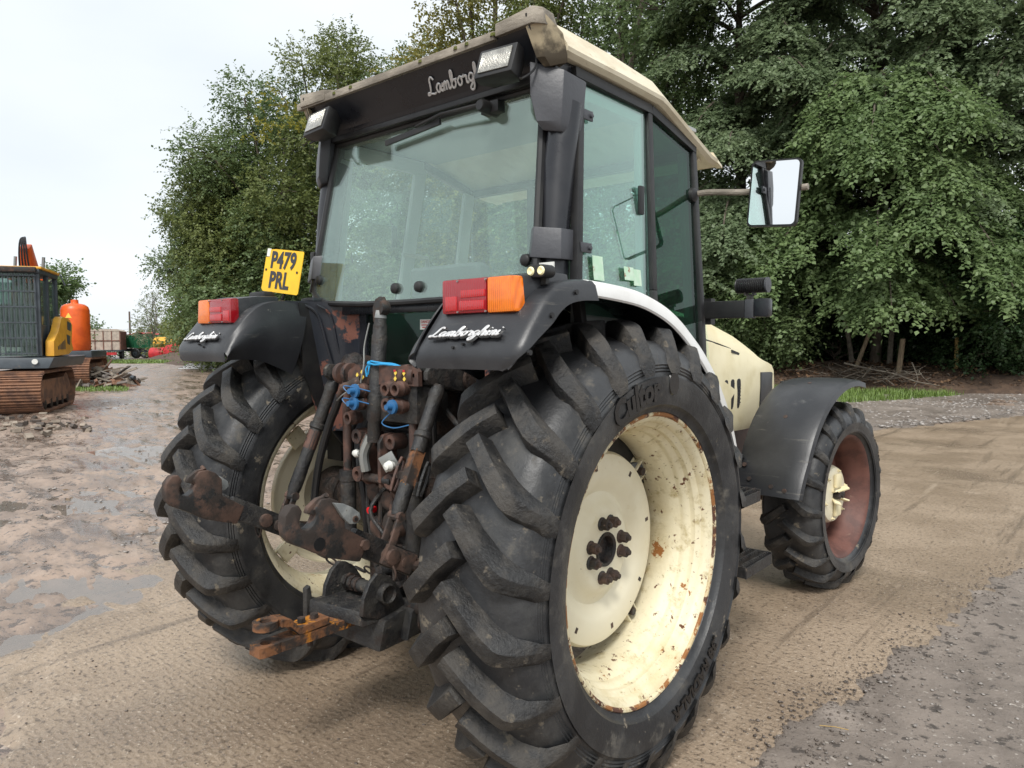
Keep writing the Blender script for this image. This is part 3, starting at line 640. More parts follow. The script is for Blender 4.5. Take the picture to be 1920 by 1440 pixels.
# ---------------------------------------------------------------- rear mudguards
PROF = [(-.692, 1.485), (-.694, 1.535), (-.660, 1.590), (-.615, 1.645), (-.565, 1.700), (-.505, 1.736), (-.43, 1.752), (-.34, 1.757)]
WPROF = [(-.36, 1.754), (-.20, 1.747), (-.06, 1.735), (.055, 1.712), (.16, 1.680), (.25, 1.640), (.33, 1.594), (.43, 1.530), (.52, 1.456), (.605, 1.370), (.68, 1.273), (.742, 1.165), (.79, 1.044)]
def toward(q, d):
    v = np.array([0, .80]) - np.array(q); v /= np.linalg.norm(v); return (q[0] + v[0] * d, q[1] + v[1] * d)
def rear_guard(sg):
    root = empty('rear_mudguard', parent=TR)
    fl = (lambda m: m) if sg > 0 else (lambda m: m.mirror())
    P = catmull([(*q, 0) for q in PROF], 4); P = [q[:2] for q in P]; rows = []
    for i, q in enumerate(P):
        s = i / (len(P) - 1); sk = .004 + .066 * min(1, max(0, s - .06) * 2.2); x0 = .60
        row = []
        bulge = .007 * math.sin(min(1, s * 1.3) * math.pi)
        row.append((x0 - .008, *toward(q, .002 + .06 * min(1, s * 2))))
        row.append((x0 - .006, *toward(q, .001 + .017 * min(1, s * 3))))
        for x, d in ((x0 + .008, .0 + .004 * min(1, s * 3)), (.66, -bulge * .5), (.80, -bulge), (.94, -bulge * .5), (.99, 0), (1.012, .006 * min(1, s * 4)), (1.022, .003 + .017 * min(1, s * 4))): row.append((x - (.075 * max(0, 1 - s / .26) ** 2 if x > .9 else 0), *toward(q, d)))
        row.append((1.024 - .075 * max(0, 1 - s / .26) ** 2, *toward(q, sk)))
        rows.append(row)
    fl(MB().sheet(rows, -.006)).build('shell', 'plastic', root, smooth=50)
    # inner side face of the plastic, hanging beside the tyre
    edge = [(-.694, 1.487), (-.67, 1.495), (-.55, 1.492), (-.46, 1.462), (-.373, 1.421)]
    top = [(-.694, 1.530), (-.640, 1.612), (-.54, 1.712), (-.44, 1.746), (-.285, 1.752)]
    E2 = catmull([(*q, 0) for q in edge], 3); T2 = catmull([(*q, 0) for q in top], 3); rows = []
    for a, b in zip(E2, T2):
        row = []
        for k in range(7):
            t = k / 6; row.append((.592 + .035 * math.sin(t * math.pi * .55) ** 2 * 0 - .028 * math.sin(t * math.pi), a[0] + (b[0] - a[0]) * t, a[1] + (b[1] - a[1]) * t))
        rows.append(row)
    fl(MB().sheet(rows, .005)).build('side_panel', 'plastic', root, smooth=60)
    # sheet-metal arch
    W = [q[:2] for q in catmull([(*q, 0) for q in WPROF], 3)]; rows = []; rowd = []
    for i, q in enumerate(W):
        rows.append([(x, *toward(q, d)) for x, d in ((.955, -.002), (1.0, -.002), (1.012, .004), (1.018, .014), (1.018, .048), (1.012, .054))])
        rowd.append([(x, *toward(q, d)) for x, d in ((.585, .004), (.75, .004), (.957, .003))])
    fl(MB().sheet(rows, -.004)).build('arch_edge', 'white_paint', root, smooth=40)
    fl(MB().sheet(rowd, -.004)).build('arch_top', 'black_paint', root, smooth=40)
    # well wall behind the tyre
    wall = [(-.34, 1.745)] + [toward(q, .01) for q in W[3:]] + [(.72, .98), (.40, .98), (.15, 1.02), (-.1, 1.06), (-.22, 1.2), (-.32, 1.42)]
    fl(MB().prism(wall, 'x', .570, .584)).build('well_wall', 'black_matt', root, smooth=0)
    # cast inner guard round to the cab back
    plan = catmull([(.592, -.40, 0), (.585, -.33, 0), (.555, -.245, 0), (.50, -.185, 0), (.44, -.155, 0), (.385, -.145, 0)], 4); rows = []
    for zt in (1.752, 1.73, 1.66, 1.55, 1.44, 1.33, 1.24, 1.15):
        k = (1.75 - zt); rows.append([(x - (k * .0), y + k * .30 * max(0, 1 - (i / len(plan)) * 1.2), zt) for i, (x, y, _) in enumerate(plan)])
    fl(MB().sheet(rows, .006)).build('inner_guard', 'navy_rust', root, smooth=50)
    for dz in (0, .05):
        rib = [(.575 - dz * .6, -.31 + dz * .9, 1.735), (.55 - dz * .6, -.255 + dz * .9, 1.69), (.535 - dz * .5, -.22 + dz * .8, 1.55), (.53 - dz * .5, -.175 + dz * .8, 1.40)]
        fl(MB().tube(catmull(rib, 5), .006, 6)).build('rib', 'navy_rust', root)
    # small bolts along the flare
    for q in ((-.662, 1.535), (-.56, 1.640), (-.44, 1.712)):
        m = MB(); m.tube([(1.022, *q), (1.030, *q)], .008, 8); fl(m).build('bolt', 'black_matt', root)
    for x, y, z in ((.68, -.682, 1.556), (.80, -.70, 1.558), (.76, -.7, 1.548)):
        m = MB(); m.tube([(x, y + .012, z), (x, y + .001, z + .001)], .0045, 6); fl(m).build('bolt', 'black_matt', root)
    # tail lamp
    h = MB(); h.loft([[(.650, -.590, 1.655), (.950, -.590, 1.655), (.942, -.590, 1.757), (.650, -.590, 1.757)], [(.645, -.50, 1.665), (.965, -.50, 1.68), (.958, -.50, 1.775), (.645, -.50, 1.77)], [(.64, -.40, 1.70), (.975, -.40, 1.70), (.965, -.40, 1.772), (.64, -.40, 1.772)]])
    fl(h).build('lamp_housing', 'plastic', root, bevel=.008)
    if sg > 0: fl(MB().box((.952, -.52, 1.69), (.9685, -.515, 1.766))).build('housing_seam', 'black_matt', root)
    y0 = -.628
    def lens(x0, x1, z0, z1, m, nm, yy=y0, bev=.010, sk=0.):
        b = MB(); b.loft([[(x0, yy, z0), (x1, yy, z0 + .002), (x1 - sk, yy, z1), (x0, yy, z1)], [(x0, -.588, z0 - .002), (x1 + sk, -.588, z0), (x1, -.588, z1 + .001), (x0, -.588, z1)]])
        fl(b).build(nm, m, root, bevel=bev)
    lens(.645, .833, 1.650, 1.757, 'lens_red', 'red_lens'); lens(.835, .944, 1.650, 1.757, 'lens_orange', 'orange_lens', sk=.012)
    lens(.722, .826, 1.660, 1.690, 'lens_red_bright', 'reflector', yy=-.631, bev=.003); lens(.727, .828, 1.698, 1.722, 'lens_red_bright', 'brake_lens', yy=-.6298, bev=.002); lens(.660, .712, 1.658, 1.705, 'lens_red_bright', 'brake_lens', yy=-.6298, bev=.004)
    for x in (.716, .832):
        for z in (1.656, 1.750): fl(MB().tube([(x, -.626, z), (x, -.632, z)], .003, 6)).build('screw', 'zinc', root)
    # script badge on the flare
    up = Vector((0, .62, .78)); o = Vector((.655, -.684, 1.578)) if sg > 0 else Vector((-.945, -.684, 1.578))
    F = frame(o, (1, 0, .015), up)
    script_mb('Lamborghini', .275, .0043, shear=.6).xf(F @ Matrix.Translation((0, 0, .0045)) @ Matrix.Diagonal((1, .66, .5, 1))).build('script_badge', 'badge_white', root)
    script_mb('Lamborghini', .275, .0085, shear=.6).xf(F @ Matrix.Translation((.003, -.003, .0005)) @ Matrix.Diagonal((1, .66, .4, 1))).build('badge_outline', 'black_matt', root)  # heavier black copy of the script, shifted slightly behind the letters
    return root
rear_guard(1); rear_guard(-1)
# little work light on the right guard
wl = empty('work_light', (.062, -.085, -.012), parent=TR)
m = MB(); p = [(.905 + .034 * math.copysign(1, math.cos(t)) * .55 + .017 * math.cos(t), 1.782 + .019 * math.sin(t)) for t in [2 * math.pi * k / 20 + .01 for k in range(20)]]
m.prism(p, 'y', -.475, -.425); m.build('light_body', 'black_matt', wl, bevel=.004)
for dx in (-.019, .019): MB().lathe([(-.477, .0), (-.480, .010), (-.476, .0135), (-.47, .0135)], (.905 + dx, 0, 1.782), 'y', 14).build('led', 'led', wl)
MB().box((.895, -.44, 1.745), (.915, -.425, 1.765)).build('bracket', 'steel_black', wl)

# number plate on the far guard
pl = empty('number_plate', parent=TR); pl['label'] = 'yellow two-line number plate leaning on the far mudguard'
F = frame((-.765, -.30, 1.898), (.27, .02, -.034), (.07, .03, .2))
pts = [(-.139, .062), (-.112, .064), (-.108, .10), (-.07, .103), (.132, .101), (.139, .093), (.139, -.094), (.132, -.101), (-.125, -.101), (-.139, -.09)]
m = MB().prism(pts, 'z', -.002, .001); m.xf(F).build('plate', 'plate_yellow', pl, smooth=0)
MB().box((-.136, .066, -.0015), (-.108, .104, .0005)).xf(F).build('torn_corner', 'label_white', pl, smooth=0)
t = text_mb('P479', .098, .002, space=1.06, bold=.0035); t.xf(F @ Matrix.Translation((0, .048, .0022)) @ Matrix.Diagonal((.92, 1.1, 1, 1))).build('lettering', 'plate_black', pl, smooth=0)
t = text_mb('PRL', .098, .002, space=1.06, bold=.0035); t.xf(F @ Matrix.Translation((-.012, -.047, .0022)) @ Matrix.Diagonal((.92, 1.1, 1, 1))).build('lettering', 'plate_black', pl, smooth=0)
for x in (-.122, .112): MB().tube([F @ Vector((x, .002, 0)), F @ Vector((x, .002, .004))], .006, 8).build('screw', 'rust', pl)
MB().tube([F @ Vector((.03, -.09, -.01)), F @ Vector((.0, -.15, -.02)), (-.76, -.32, 1.755)], .008, 6).build('bracket', 'steel_black', pl)
m = MB(); m.box((-.86, -.42, 1.762), (-.73, -.36, 1.80)); m.build('plate_lamp', 'black_matt', pl, bevel=.012)

# ---------------------------------------------------------------- cab
CAB = empty('cab', parent=TR)
def pane(name, pts, m, parent, th=.006, smooth=0):
    P = [Vector(q) for q in pts]; n = (P[1] - P[0]).cross(P[2] - P[0]).normalized() * (th / 2); k = len(P)
    b = MB().add([q - n for q in P] + [q + n for q in P], [tuple(range(k))[::-1], tuple(range(k, 2 * k))] + [(i, (i + 1) % k, k + (i + 1) % k, k + i) for i in range(k)])
    return b.build(name, m, parent, smooth=smooth)
gy = lambda z: -.075 - (2.495 - z) * .1713          # the slope of the back window
rg = [(-.610, 2.49), (.610, 2.49), (.640, 2.12), (.662, 1.84), (.655, 1.805), (.62, 1.775), (.54, 1.750), (.3, 1.738), (0, 1.735), (-.3, 1.738), (-.54, 1.750), (-.62, 1.775), (-.655, 1.805), (-.662, 1.84), (-.640, 2.12)]
pane('rear_window', [(x, gy(z), z) for x, z in rg], 'glass', CAB)
path = [(x * 1.012, gy(z) - .002, z + (.006 if z > 2 else -.006)) for x, z in rg]; path.append(path[0])
MB().tube(path, .0135, 8).build('window_seal', 'black_matt', CAB)
for x, z in ((.073, 1.79), (-.073, 1.79), (.627, 1.856), (-.627, 1.856)):
    y = gy(z); MB().lathe([(-.022, .0), (-.022, .012), (-.016, .021), (-.003, .024), (.02, .022), (.02, 0)], (x, y, z), 'y', 20).build('window_knob', 'black_matt', CAB)
# header with badge, roof
hd = MB(); hd.loft([[(-.70, -.085, 2.498), (.70, -.085, 2.498), (.70, .0, 2.498), (-.70, .0, 2.498)], [(-.70, -.108, 2.525), (.70, -.108, 2.525), (.70, .0, 2.54), (-.70, .0, 2.54)], [(-.705, -.118, 2.545), (.705, -.118, 2.545), (.705, .0, 2.56), (-.705, .0, 2.56)], [(-.705, -.205, 2.66), (.705, -.205, 2.66), (.705, .0, 2.67), (-.705, .0, 2.67)]])
hd.build('header_panel', 'black_paint', CAB, smooth=0)
MB().bar((-.68, -.105, 2.513), (.68, -.105, 2.513), .03, .022).build('header_rail', 'black_matt', CAB, bevel=.004)
F = frame((.088, -.138, 2.566), (1, 0, .0), (0, -.58, .81))
script_mb('Lamborghini', .357, .0046).xf(F @ Matrix.Translation((0, 0, .004)) @ Matrix.Diagonal((1, .9, .5, 1))).build('script_badge', 'badge_white', CAB)
rf = []
for y, zl, zt, wl_, wt in ((-.105, 2.585, 2.692, .748, .70), (-.06, 2.582, 2.694, .75, .70), (.25, 2.580, 2.690, .752, .70), (.57, 2.573, 2.672, .752, .70), (.62, 2.560, 2.655, .752, .70), (.90, 2.468, 2.550, .750, .70), (1.05, 2.425, 2.490, .745, .695), (1.12, 2.418, 2.462, .742, .69)):
    ring = [(-wl_ + .02, y, zl - .012), (-wl_, y, zl), (-wl_ - .004, y, zl + .014), (-wt, y, zt - .008), (-wt + .03, y, zt), (-.3, y, zt + .022), (.3, y, zt + .022), (wt - .03, y, zt), (wt, y, zt - .008), (wl_ + .004, y, zl + .014), (wl_, y, zl), (wl_ - .02, y, zl - .012)]
    rf.append(ring)
ROOF = MB().loft(rf).build('roof', 'roof_cream', CAB, smooth=28)
# rear lip board and corner caps
lip = MB(); lip.loft([[(-.735, -.222, 2.648), (-.735, -.222, 2.680), (-.72, -.08, 2.712), (-.72, -.10, 2.668)], [(.505, -.222, 2.648), (.505, -.222, 2.680), (.505, -.08, 2.714), (.505, -.10, 2.668)]]); lip.build('rear_lip', 'roof_lip', ROOF, bevel=.004)
for sg in (1, -1):
    c = MB()
    c.loft([[(.515, -.225, 2.655), (.515, -.225, 2.700), (.515, -.12, 2.72), (.515, -.12, 2.67)], [(.69, -.232, 2.655), (.69, -.232, 2.712), (.69, -.13, 2.725), (.69, -.13, 2.67)], [(.725, -.205, 2.650), (.722, -.21, 2.705), (.70, -.12, 2.715), (.72, -.12, 2.66)]])
    (c if sg > 0 else c.mirror()).build('corner_cap', 'roof_lip', ROOF, bevel=.004)
    c = MB(); c.loft([[(.655, -.222, 2.652), (.715, -.216, 2.700), (.740, -.12, 2.64), (.68, -.1, 2.62)], [(.665, -.175, 2.560), (.700, -.172, 2.556), (.752, -.11, 2.565), (.70, -.09, 2.555)], [(.675, -.145, 2.535), (.70, -.14, 2.532), (.745, -.10, 2.545), (.70, -.09, 2.54)]])
    (c if sg > 0 else c.mirror()).build('corner_gusset', 'roof_stain', ROOF, smooth=30)
    # front brow
    c = MB(); c.loft([[(.70, 1.12, 2.42), (.742, 1.12, 2.42), (.72, 1.12, 2.47), (.68, 1.12, 2.475)], [(.70, 1.20, 2.41), (.735, 1.19, 2.405), (.735, 1.19, 2.415), (.70, 1.20, 2.42)]]); (c if sg > 0 else c.mirror()).build('brow_end', 'roof_cream', ROOF, smooth=0)
    c = MB().tube([(.66, -.2, 2.72), (.665, -.232, 2.69), (.672, -.19, 2.60)], .004, 6); (c if sg > 0 else c.mirror()).build('strap', 'black_matt', ROOF)
MB().box((-.70, 1.0, 2.415), (.70, 1.19, 2.44)).build('sun_visor', 'roof_cream', ROOF)
MB().box((-.69, -.08, 2.545), (.69, 1.0, 2.560)).build('headlining', 'headliner', CAB)
for i in range(7):
    random.seed(i); x = random.uniform(-.6, .55); MB().lathe([(-.01, .014), (.002, .012), (.005, .0)], (x, -.215, 2.672), 'z', 7).build('moss', 'moss', ROOF) if 'moss' in MATS else None
for sg in (1, -1):
    fl = (lambda m: m) if sg > 0 else (lambda m: m.mirror())
    side = 'right' if sg > 0 else 'left'
    fx = (lambda pts: pts) if sg > 0 else (lambda pts: [(-x, y, z) for x, y, z in pts][::-1])
    pane('door_window', fx([(.708, .045, 2.512), (.783, -.075, 1.77), (.795, -.06, 1.66), (.795, .395, 1.64), (.783, .405, 1.77), (.7085, .488, 2.512)]), 'glass_side' if sg > 0 else 'glass_clear', CAB)
    pane('quarter_window', fx([(.7085, .545, 2.508), (.785, .445, 1.76), (.815, .43, 1.45), (.82, .79, 1.43), (.797, .815, 1.65), (.718, .878, 2.425)]), 'glass_dark' if sg > 0 else 'glass_clear', CAB)
    def bar(nm, pts, w_, mt='black_matt', r=None):
        m = MB()
        for a, b in zip(pts[:-1], pts[1:]): m.bar(a, b, w_, w_ * 1.1, up=(1, 0, .1))
        fl(m).build(nm, mt, CAB, bevel=.004)
    bar('door_frame', [(.706, .022, 2.535), (.782, -.10, 1.77), (.80, -.09, 1.60)], .032)
    bar('middle_pillar', [(.704, .518, 2.535), (.785, .425, 1.77), (.82, .41, 1.40)], .034)
    bar('front_pillar', [(.712, .905, 2.435), (.797, .838, 1.65), (.825, .81, 1.40)], .036)
    bar('roof_rail', [(.704, -.02, 2.540), (.704, .53, 2.532), (.712, .92, 2.440)], .040)
    # rear corner post
    fl(MB().tube([(.690, -.035, 2.42), (.688, -.075, 2.2), (.690, -.10, 1.98), (.70, -.12, 1.75)], [.062, .060, .056, .054], 18)).build('rear_pillar', 'black_paint', CAB)
    fl(MB().tube([(.622, -.075, 2.50), (.676, -.195, 1.80)], .017, 8)).build('window_frame', 'black_matt', CAB)
    d = MB()
    d.loft([[(.608, -.125, 2.565), (.625, -.165, 2.560), (.735, -.105, 2.522), (.748, .015, 2.505), (.66, .0, 2.55)],
            [(.613, -.130, 2.45), (.632, -.172, 2.44), (.738, -.118, 2.43), (.748, .002, 2.42), (.66, -.01, 2.45)],
            [(.632, -.130, 2.36), (.655, -.165, 2.345), (.735, -.125, 2.34), (.748, -.012, 2.345), (.68, -.02, 2.36)],
            [(.65, -.118, 2.325), (.668, -.142, 2.315), (.728, -.115, 2.305), (.742, -.022, 2.30), (.69, -.03, 2.32)]])
    fl(d).build('air_duct', 'plastic_grey', CAB, smooth=24, bevel=.006)
    d = MB(); d.loft([[(.632, -.165, 1.975), (.665, -.195, 1.972), (.755, -.15, 1.962), (.762, -.06, 1.962), (.65, -.06, 1.975)], [(.632, -.185, 1.865), (.665, -.212, 1.862), (.764, -.165, 1.852), (.772, -.075, 1.852), (.65, -.075, 1.865)]])
    fl(d).build('lamp_box', 'plastic_grey', CAB, bevel=.006)
    for z, y in ((2.395, .032), (1.90, -.05)):
        x = .705 + (2.53 - z) * .103; h = MB(); h.box((x + .012, y - .03, z - .018), (x + .022, y + .035, z + .018)); h.tube([(x + .016, y + .02, z), (x + .03, y + .02, z)], .009, 10); fl(h).build('door_hinge', 'plastic_grey', CAB, bevel=.004)
    h = MB(); h.box((.752, .365, 2.075), (.766, .40, 2.19)); fl(h).build('door_handle', 'black_matt', CAB, bevel=.006)
    fl(MB().box((.66, -.06, .98), (.775, .83, 1.62))).build('door_panel', 'black_matt', CAB)
MB().box((.672, -.192, 1.795), (.752, -.186, 1.842)).build('paper_label', 'label_white', CAB, smooth=0)
F = frame((.7835, .03, 1.832), (-.04, 1, 0), (-.10, 0, 1))
MB().box((-.035, -.045, .0045), (.035, .045, .0065)).xf(F).build('window_sticker', 'label_green', CAB, smooth=0)
F = frame((.7855, .265, 1.822), (-.04, 1, 0), (-.10, 0, 1))
MB().box((-.06, -.022, .0045), (.012, .03, .0065)).xf(F).build('window_sticker', 'label_green', CAB, smooth=0)
MB().box((.010, -.04, .0045), (.07, .025, .0065)).xf(F).build('window_sticker', 'label_green', CAB, smooth=0)
for sg in (1, -1):
    for (p0, p1) in (((.680, .505, 2.50), (.755, .415, 1.70)), ((.685, .885, 2.42), (.765, .825, 1.55)), ((.665, -.0, 2.45), (.70, -.06, 1.75))):
        m = MB().bar(p0, p1, .075, .03, up=(1, 0, 0)); (m if sg > 0 else m.mirror()).build('pillar_trim', 'trim', CAB, bevel=.008)
    m = MB().bar((.735, -.04, 1.66), (.735, .82, 1.62), .05, .10); (m if sg > 0 else m.mirror()).build('sill_trim', 'trim', CAB, bevel=.01)
    m = MB().bar((.680, -.02, 2.50), (.680, .52, 2.50), .04, .07); (m if sg > 0 else m.mirror()).build('rail_trim', 'trim', CAB, bevel=.01)
# windscreen and front
pane('windscreen', [(-.705, .935, 2.42), (-.78, .99, 1.40), (.78, .99, 1.40), (.705, .935, 2.42)], 'glass_clear', CAB)
for a, b in (((-.705, .935, 2.425), (.705, .935, 2.425)), ((-.72, .97, 1.50), (.72, .97, 1.50))): MB().bar(a, b, .04, .04).build('screen_rail', 'black_matt', CAB)
for x in (-.26,): MB().bar((x, .95, 2.42), (x - .02, .98, 1.5), .05, .04, up=(1, 0, 0)).build('screen_pillar', 'black_matt', CAB)
MB().box((-.80, -.05, 1.02), (.80, .97, 1.08)).build('floor', 'interior', CAB)
# interior
seat = empty('driver_seat', parent=CAB)
MB().loft([[(-.24, .10, 1.42), (.24, .10, 1.42), (.24, .55, 1.44), (-.24, .55, 1.44)], [(-.24, .10, 1.54), (.24, .10, 1.54), (.24, .55, 1.55), (-.24, .55, 1.55)]]).build('cushion', 'seat', seat, bevel=.05, seg=3)
MB().loft([[(-.22, .04, 1.52), (.22, .04, 1.52), (.22, .14, 1.52), (-.22, .14, 1.52)], [(-.22, -.01, 1.90), (.22, -.01, 1.90), (.22, .08, 1.90), (-.22, .08, 1.90)]]).build('backrest', 'interior', seat, bevel=.04, seg=3)
MB().box((-.16, .14, 1.08), (.16, .48, 1.42)).build('pedestal', 'interior', seat)
st = empty('steering_wheel', parent=CAB)
ring = [(.21 * math.cos(t), .72 + .13 * math.sin(t), 1.80 + .165 * math.sin(t)) for t in [2 * math.pi * k / 32 for k in range(33)]]
MB().tube(ring, .014, 8).build('wheel_rim', 'black_matt', st)
for k in range(3):
    t = R(90 + 120 * k); MB().bar((0, .72, 1.79), (.21 * math.cos(t), .72 + .13 * math.sin(t), 1.80 + .165 * math.sin(t)), .03, .01).build('spoke', 'black_matt', st)
MB().tube([(0, .72, 1.79), (0, .86, 1.5)], .035, 10).build('column', 'interior', st)
MB().loft([[(-.40, .80, 1.10), (.40, .80, 1.10), (.40, .96, 1.10), (-.40, .96, 1.10)], [(-.34, .80, 1.62), (.34, .80, 1.62), (.40, .96, 1.66), (-.40, .96, 1.66)]]).build('dashboard', 'interior', CAB, bevel=.03)
MB().box((.38, .0, 1.1), (.60, .62, 1.62)).build('side_console', 'interior', CAB, bevel=.03)
for x, y, h in ((.42, .30, .22), (.47, .34, .18), (.52, .30, .20), (-.34, .45, .2)):
    m = MB().tube([(x, y, 1.58), (x + .01, y - .02, 1.62 + h)], .008, 6); m.lathe([(-.03, .0), (-.02, .018), (.02, .018), (.03, 0)], (x + .01, y - .02, 1.63 + h), 'z', 10); m.build('lever', 'black_matt', CAB)
g = [(-.68, .55, 1.60), (-.68, .55, 1.98), (-.66, .50, 2.02), (-.62, .32, 2.02)]
MB().tube(catmull(g, 4), .012, 8).build('grab_rail', 'zinc', CAB)
# below the back window
MB().box((-.50, -.175, 1.690), (.50, -.145, 1.728)).build('sill', 'black_paint', CAB, bevel=.005)
bw = MB(); bw.box((-.52, -.150, 1.10), (-.335, -.10, 1.69)); bw.box((.335, -.150, 1.10), (.52, -.10, 1.69)); bw.box((-.335, -.150, 1.10), (.335, -.10, 1.36)); bw.build('back_wall', 'black_paint', CAB, smooth=0)
pane('lower_window', [(-.335, -.135, 1.36), (.335, -.135, 1.36), (.335, -.135, 1.69), (-.335, -.135, 1.69)], 'glass_dark', CAB)
MB().box((-.33, -.07, 1.2), (.33, -.05, 1.69)).build('seat_board', 'interior', CAB)
MB().box((.012, -.1425, 1.617), (.090, -.1395, 1.659)).build('warning_label', 'label_white', CAB, smooth=0)
text_mb('DANGER', .0165, .001).xf(frame((.051, -.1432, 1.649), (1, 0, 0), (0, 0, 1))).build('warning_lettering', 'label_red', CAB, smooth=0)
for z, s in ((1.636, .06), (1.626, .05)): MB().box((.051 - s / 2, -.1434, z - .002), (.051 + s / 2, -.1428, z + .002)).build('warning_line', 'label_red', CAB, smooth=0)
for sg in (1, -1):
    m = MB(); m.box((.58, -.26, 1.745), (.68, -.17, 1.772)); (m if sg > 0 else m.mirror()).build('corner_block', 'black_paint', CAB, bevel=.01)
MB().box((-.745, -.16, 1.87), (-.715, -.12, 2.0)).build('grab_handle', 'black_matt', CAB, bevel=.008)
# rear wiper
wp = empty('rear_wiper', parent=CAB)
MB().lathe([(-.16, .0), (-.16, .018), (-.15, .024), (-.06, .026), (-.06, 0)], (.375, 0, 2.462), 'y', 14).build('motor_cap', 'black_matt', wp)
MB().box((.34, -.115, 2.44), (.43, -.07, 2.485)).build('motor', 'black_matt', wp, bevel=.006)
MB().tube([(.36, -.15, 2.465), (.15, -.145, 2.475), (-.02, -.125, 2.463)], [.009, .007, .005], 8).build('arm', 'black_matt', wp)
MB().bar((-.22, -.118, 2.430), (.12, -.118, 2.458), .012, .022).build('blade', 'black_matt', wp)
# roof work lamps
for sg in (1, -1):
    lp = empty('work_lamp', parent=CAB)
    F = Matrix.Translation((sg * .540, -.235, 2.552)) @ Matrix.Rotation(R(-20 * 1), 4, 'X') @ Matrix.Rotation(R(4 * sg), 4, 'Z')
    m = MB(); m.loft([[(-.085, -.02, -.058), (.085, -.02, -.058), (.085, -.02, .058), (-.085, -.02, .058)], [(-.085, .02, -.058), (.085, .02, -.058), (.085, .02, .058), (-.085, .02, .058)], [(-.06, .07, -.04), (.06, .07, -.04), (.06, .07, .04), (-.06, .07, .04)]])
    m.xf(F).build('lamp_body', 'black_matt', lp, bevel=.008)
    MB().box((-.068, -.0255, -.042), (.068, -.0205, .042)).xf(F).build('lamp_glass', 'lens_clear', lp, bevel=.004)
    MB().tube([F @ Vector((0, .05, .03)), F @ Vector((0, .08, .08))], .01, 8).build('lamp_bracket', 'steel_black', lp)
    cb = catmull([F @ Vector((-sg * -.06, .05, -.03)), F @ Vector((sg * .10, .03, -.06)), F @ Vector((sg * .12, .06, .0)), (sg * .66, -.17, 2.60)], 5)
    MB().tube(cb, .004, 6).build('cable', 'black_matt', lp)

# door mirror
mr = empty('door_mirror', parent=TR)
MB().tube(catmull([(.735, .862, 2.225), (.80, .90, 2.236), (.95, .95, 2.225), (1.10, .97, 2.218), (1.22, .975, 2.216)], 5), .0135, 10).build('mirror_arm', 'mirror_arm' if 'mirror_arm' in MATS else 'roof_lip', mr)
MB().lathe([(0, .0), (0, .035), (.02, .032), (.03, .015), (.03, 0)], (.735, .862, 2.225), 'x', 16).build('mirror_boss', 'black_matt', mr)
F = Matrix.Translation((1.088, .945, 2.20)) @ Matrix.Rotation(R(4.5), 4, 'Y') @ Matrix.Rotation(R(1.2), 4, 'Z')
def rrect(w_, h, r, n=5, taper=0.):
    o = []
    for cx, cz, a0 in ((w_ - r, h - r, 0), (-w_ + r, h - r, 90), (-w_ + r, -h + r, 180), (w_ - r, -h + r, 270)):
        for k in range(n + 1):
            t = R(a0 + 90 * k / n); o.append((cx + r * math.cos(t), cz + r * math.sin(t)))
    return o
m = MB(); q0 = rrect(.108, .142, .022); q1 = rrect(.09, .12, .03)
m.loft([[(x, -.012, z) for x, z in q0], [(x, .012, z) for x, z in q0], [(x, .045, z) for x, z in q1]]); m.xf(F).build('mirror_shell', 'black_matt', mr, smooth=40)
m = MB().prism(rrect(.100, .134, .018), 'y', -.0145, -.0125); m.xf(F).build('mirror_glass', 'mirror', mr, smooth=0)

# indicator arm with light bar
ar = empty('front_lamp_arm', parent=TR)
MB().box((.762, .93, 1.666), (.965, .96, 1.745)).build('arm', 'black_matt', ar, bevel=.006)
MB().box((.967, .925, 1.664), (1.01, .962, 1.748)).build('joint', 'plastic_grey', ar, bevel=.006)
MB().box((1.012, .915, 1.668), (1.082, .965, 1.750)).build('indicator', 'black_paint', ar, bevel=.012)
MB().box((.765, .945, 1.64), (.80, .99, 1.76)).build('mount', 'black_matt', ar)
lb = empty('light_bar', parent=TR)
m = MB(); pr = []
for k in range(15): pr += [(-.062 + k * .0085, .031), (-.058 + k * .0085, .034), (-.0565 + k * .0085, .031)]
pr = [(-.066, .0), (-.066, .033)] + pr + [(.066, .034), (.070, .0)]
m.lathe(pr, (.995, .94, 1.808), 'x', 24); m.build('bar_body', 'black_matt', lb, smooth=30)
MB().lathe([(.0, .034), (.008, .034), (.010, .0)], (1.062, .94, 1.808), 'x', 20).build('end_cap', 'plastic_grey', lb)
m = MB(); m.box((.965, .925, 1.765), (.975, .955, 1.785)); m.box((1.0, .925, 1.765), (1.01, .955, 1.785)); m.box((.975, .93, 1.748), (1.0, .95, 1.77)); m.build('clamp', 'steel_black', lb)

# ---------------------------------------------------------------- bonnet and chassis
BON = empty('bonnet', parent=TR)
rows = []
for y, zt, wt, ws, zb in ((.98, 1.76, .30, .385, 1.02), (1.4, 1.745, .295, .385, 1.01), (1.86, 1.696, .29, .382, 1.0), (2.38, 1.587, .275, .375, .985), (2.62, 1.522, .262, .365, .985), (2.80, 1.462, .25, .355, .99), (2.90, 1.425, .24, .345, 1.0), (2.955, 1.400, .225, .33, 1.02)):
    zc = zt - (zt - 1.40) * .42
    h = [(.0, zt + .035), (wt * .6, zt + .025), (wt, zt), (wt + (ws - wt) * .55, zt - .045), (ws - .006, zc - .03), (ws, 1.36 if zt > 1.4 else zt - .05), (ws + .004, 1.25), (ws, zb + .05), (ws - .015, zb)]
    rows.append([(-x, y, z) for x, z in h[::-1]] + [(x, y, z) for x, z in h[1:]])
MB().sheet(rows, .006).build('hood', 'cream', BON, smooth=38)
MB().prism([(x, z) for x, _, z in rows[-1]], 'y', 2.948, 2.953).build('nose', 'plastic_grey', BON, smooth=0)
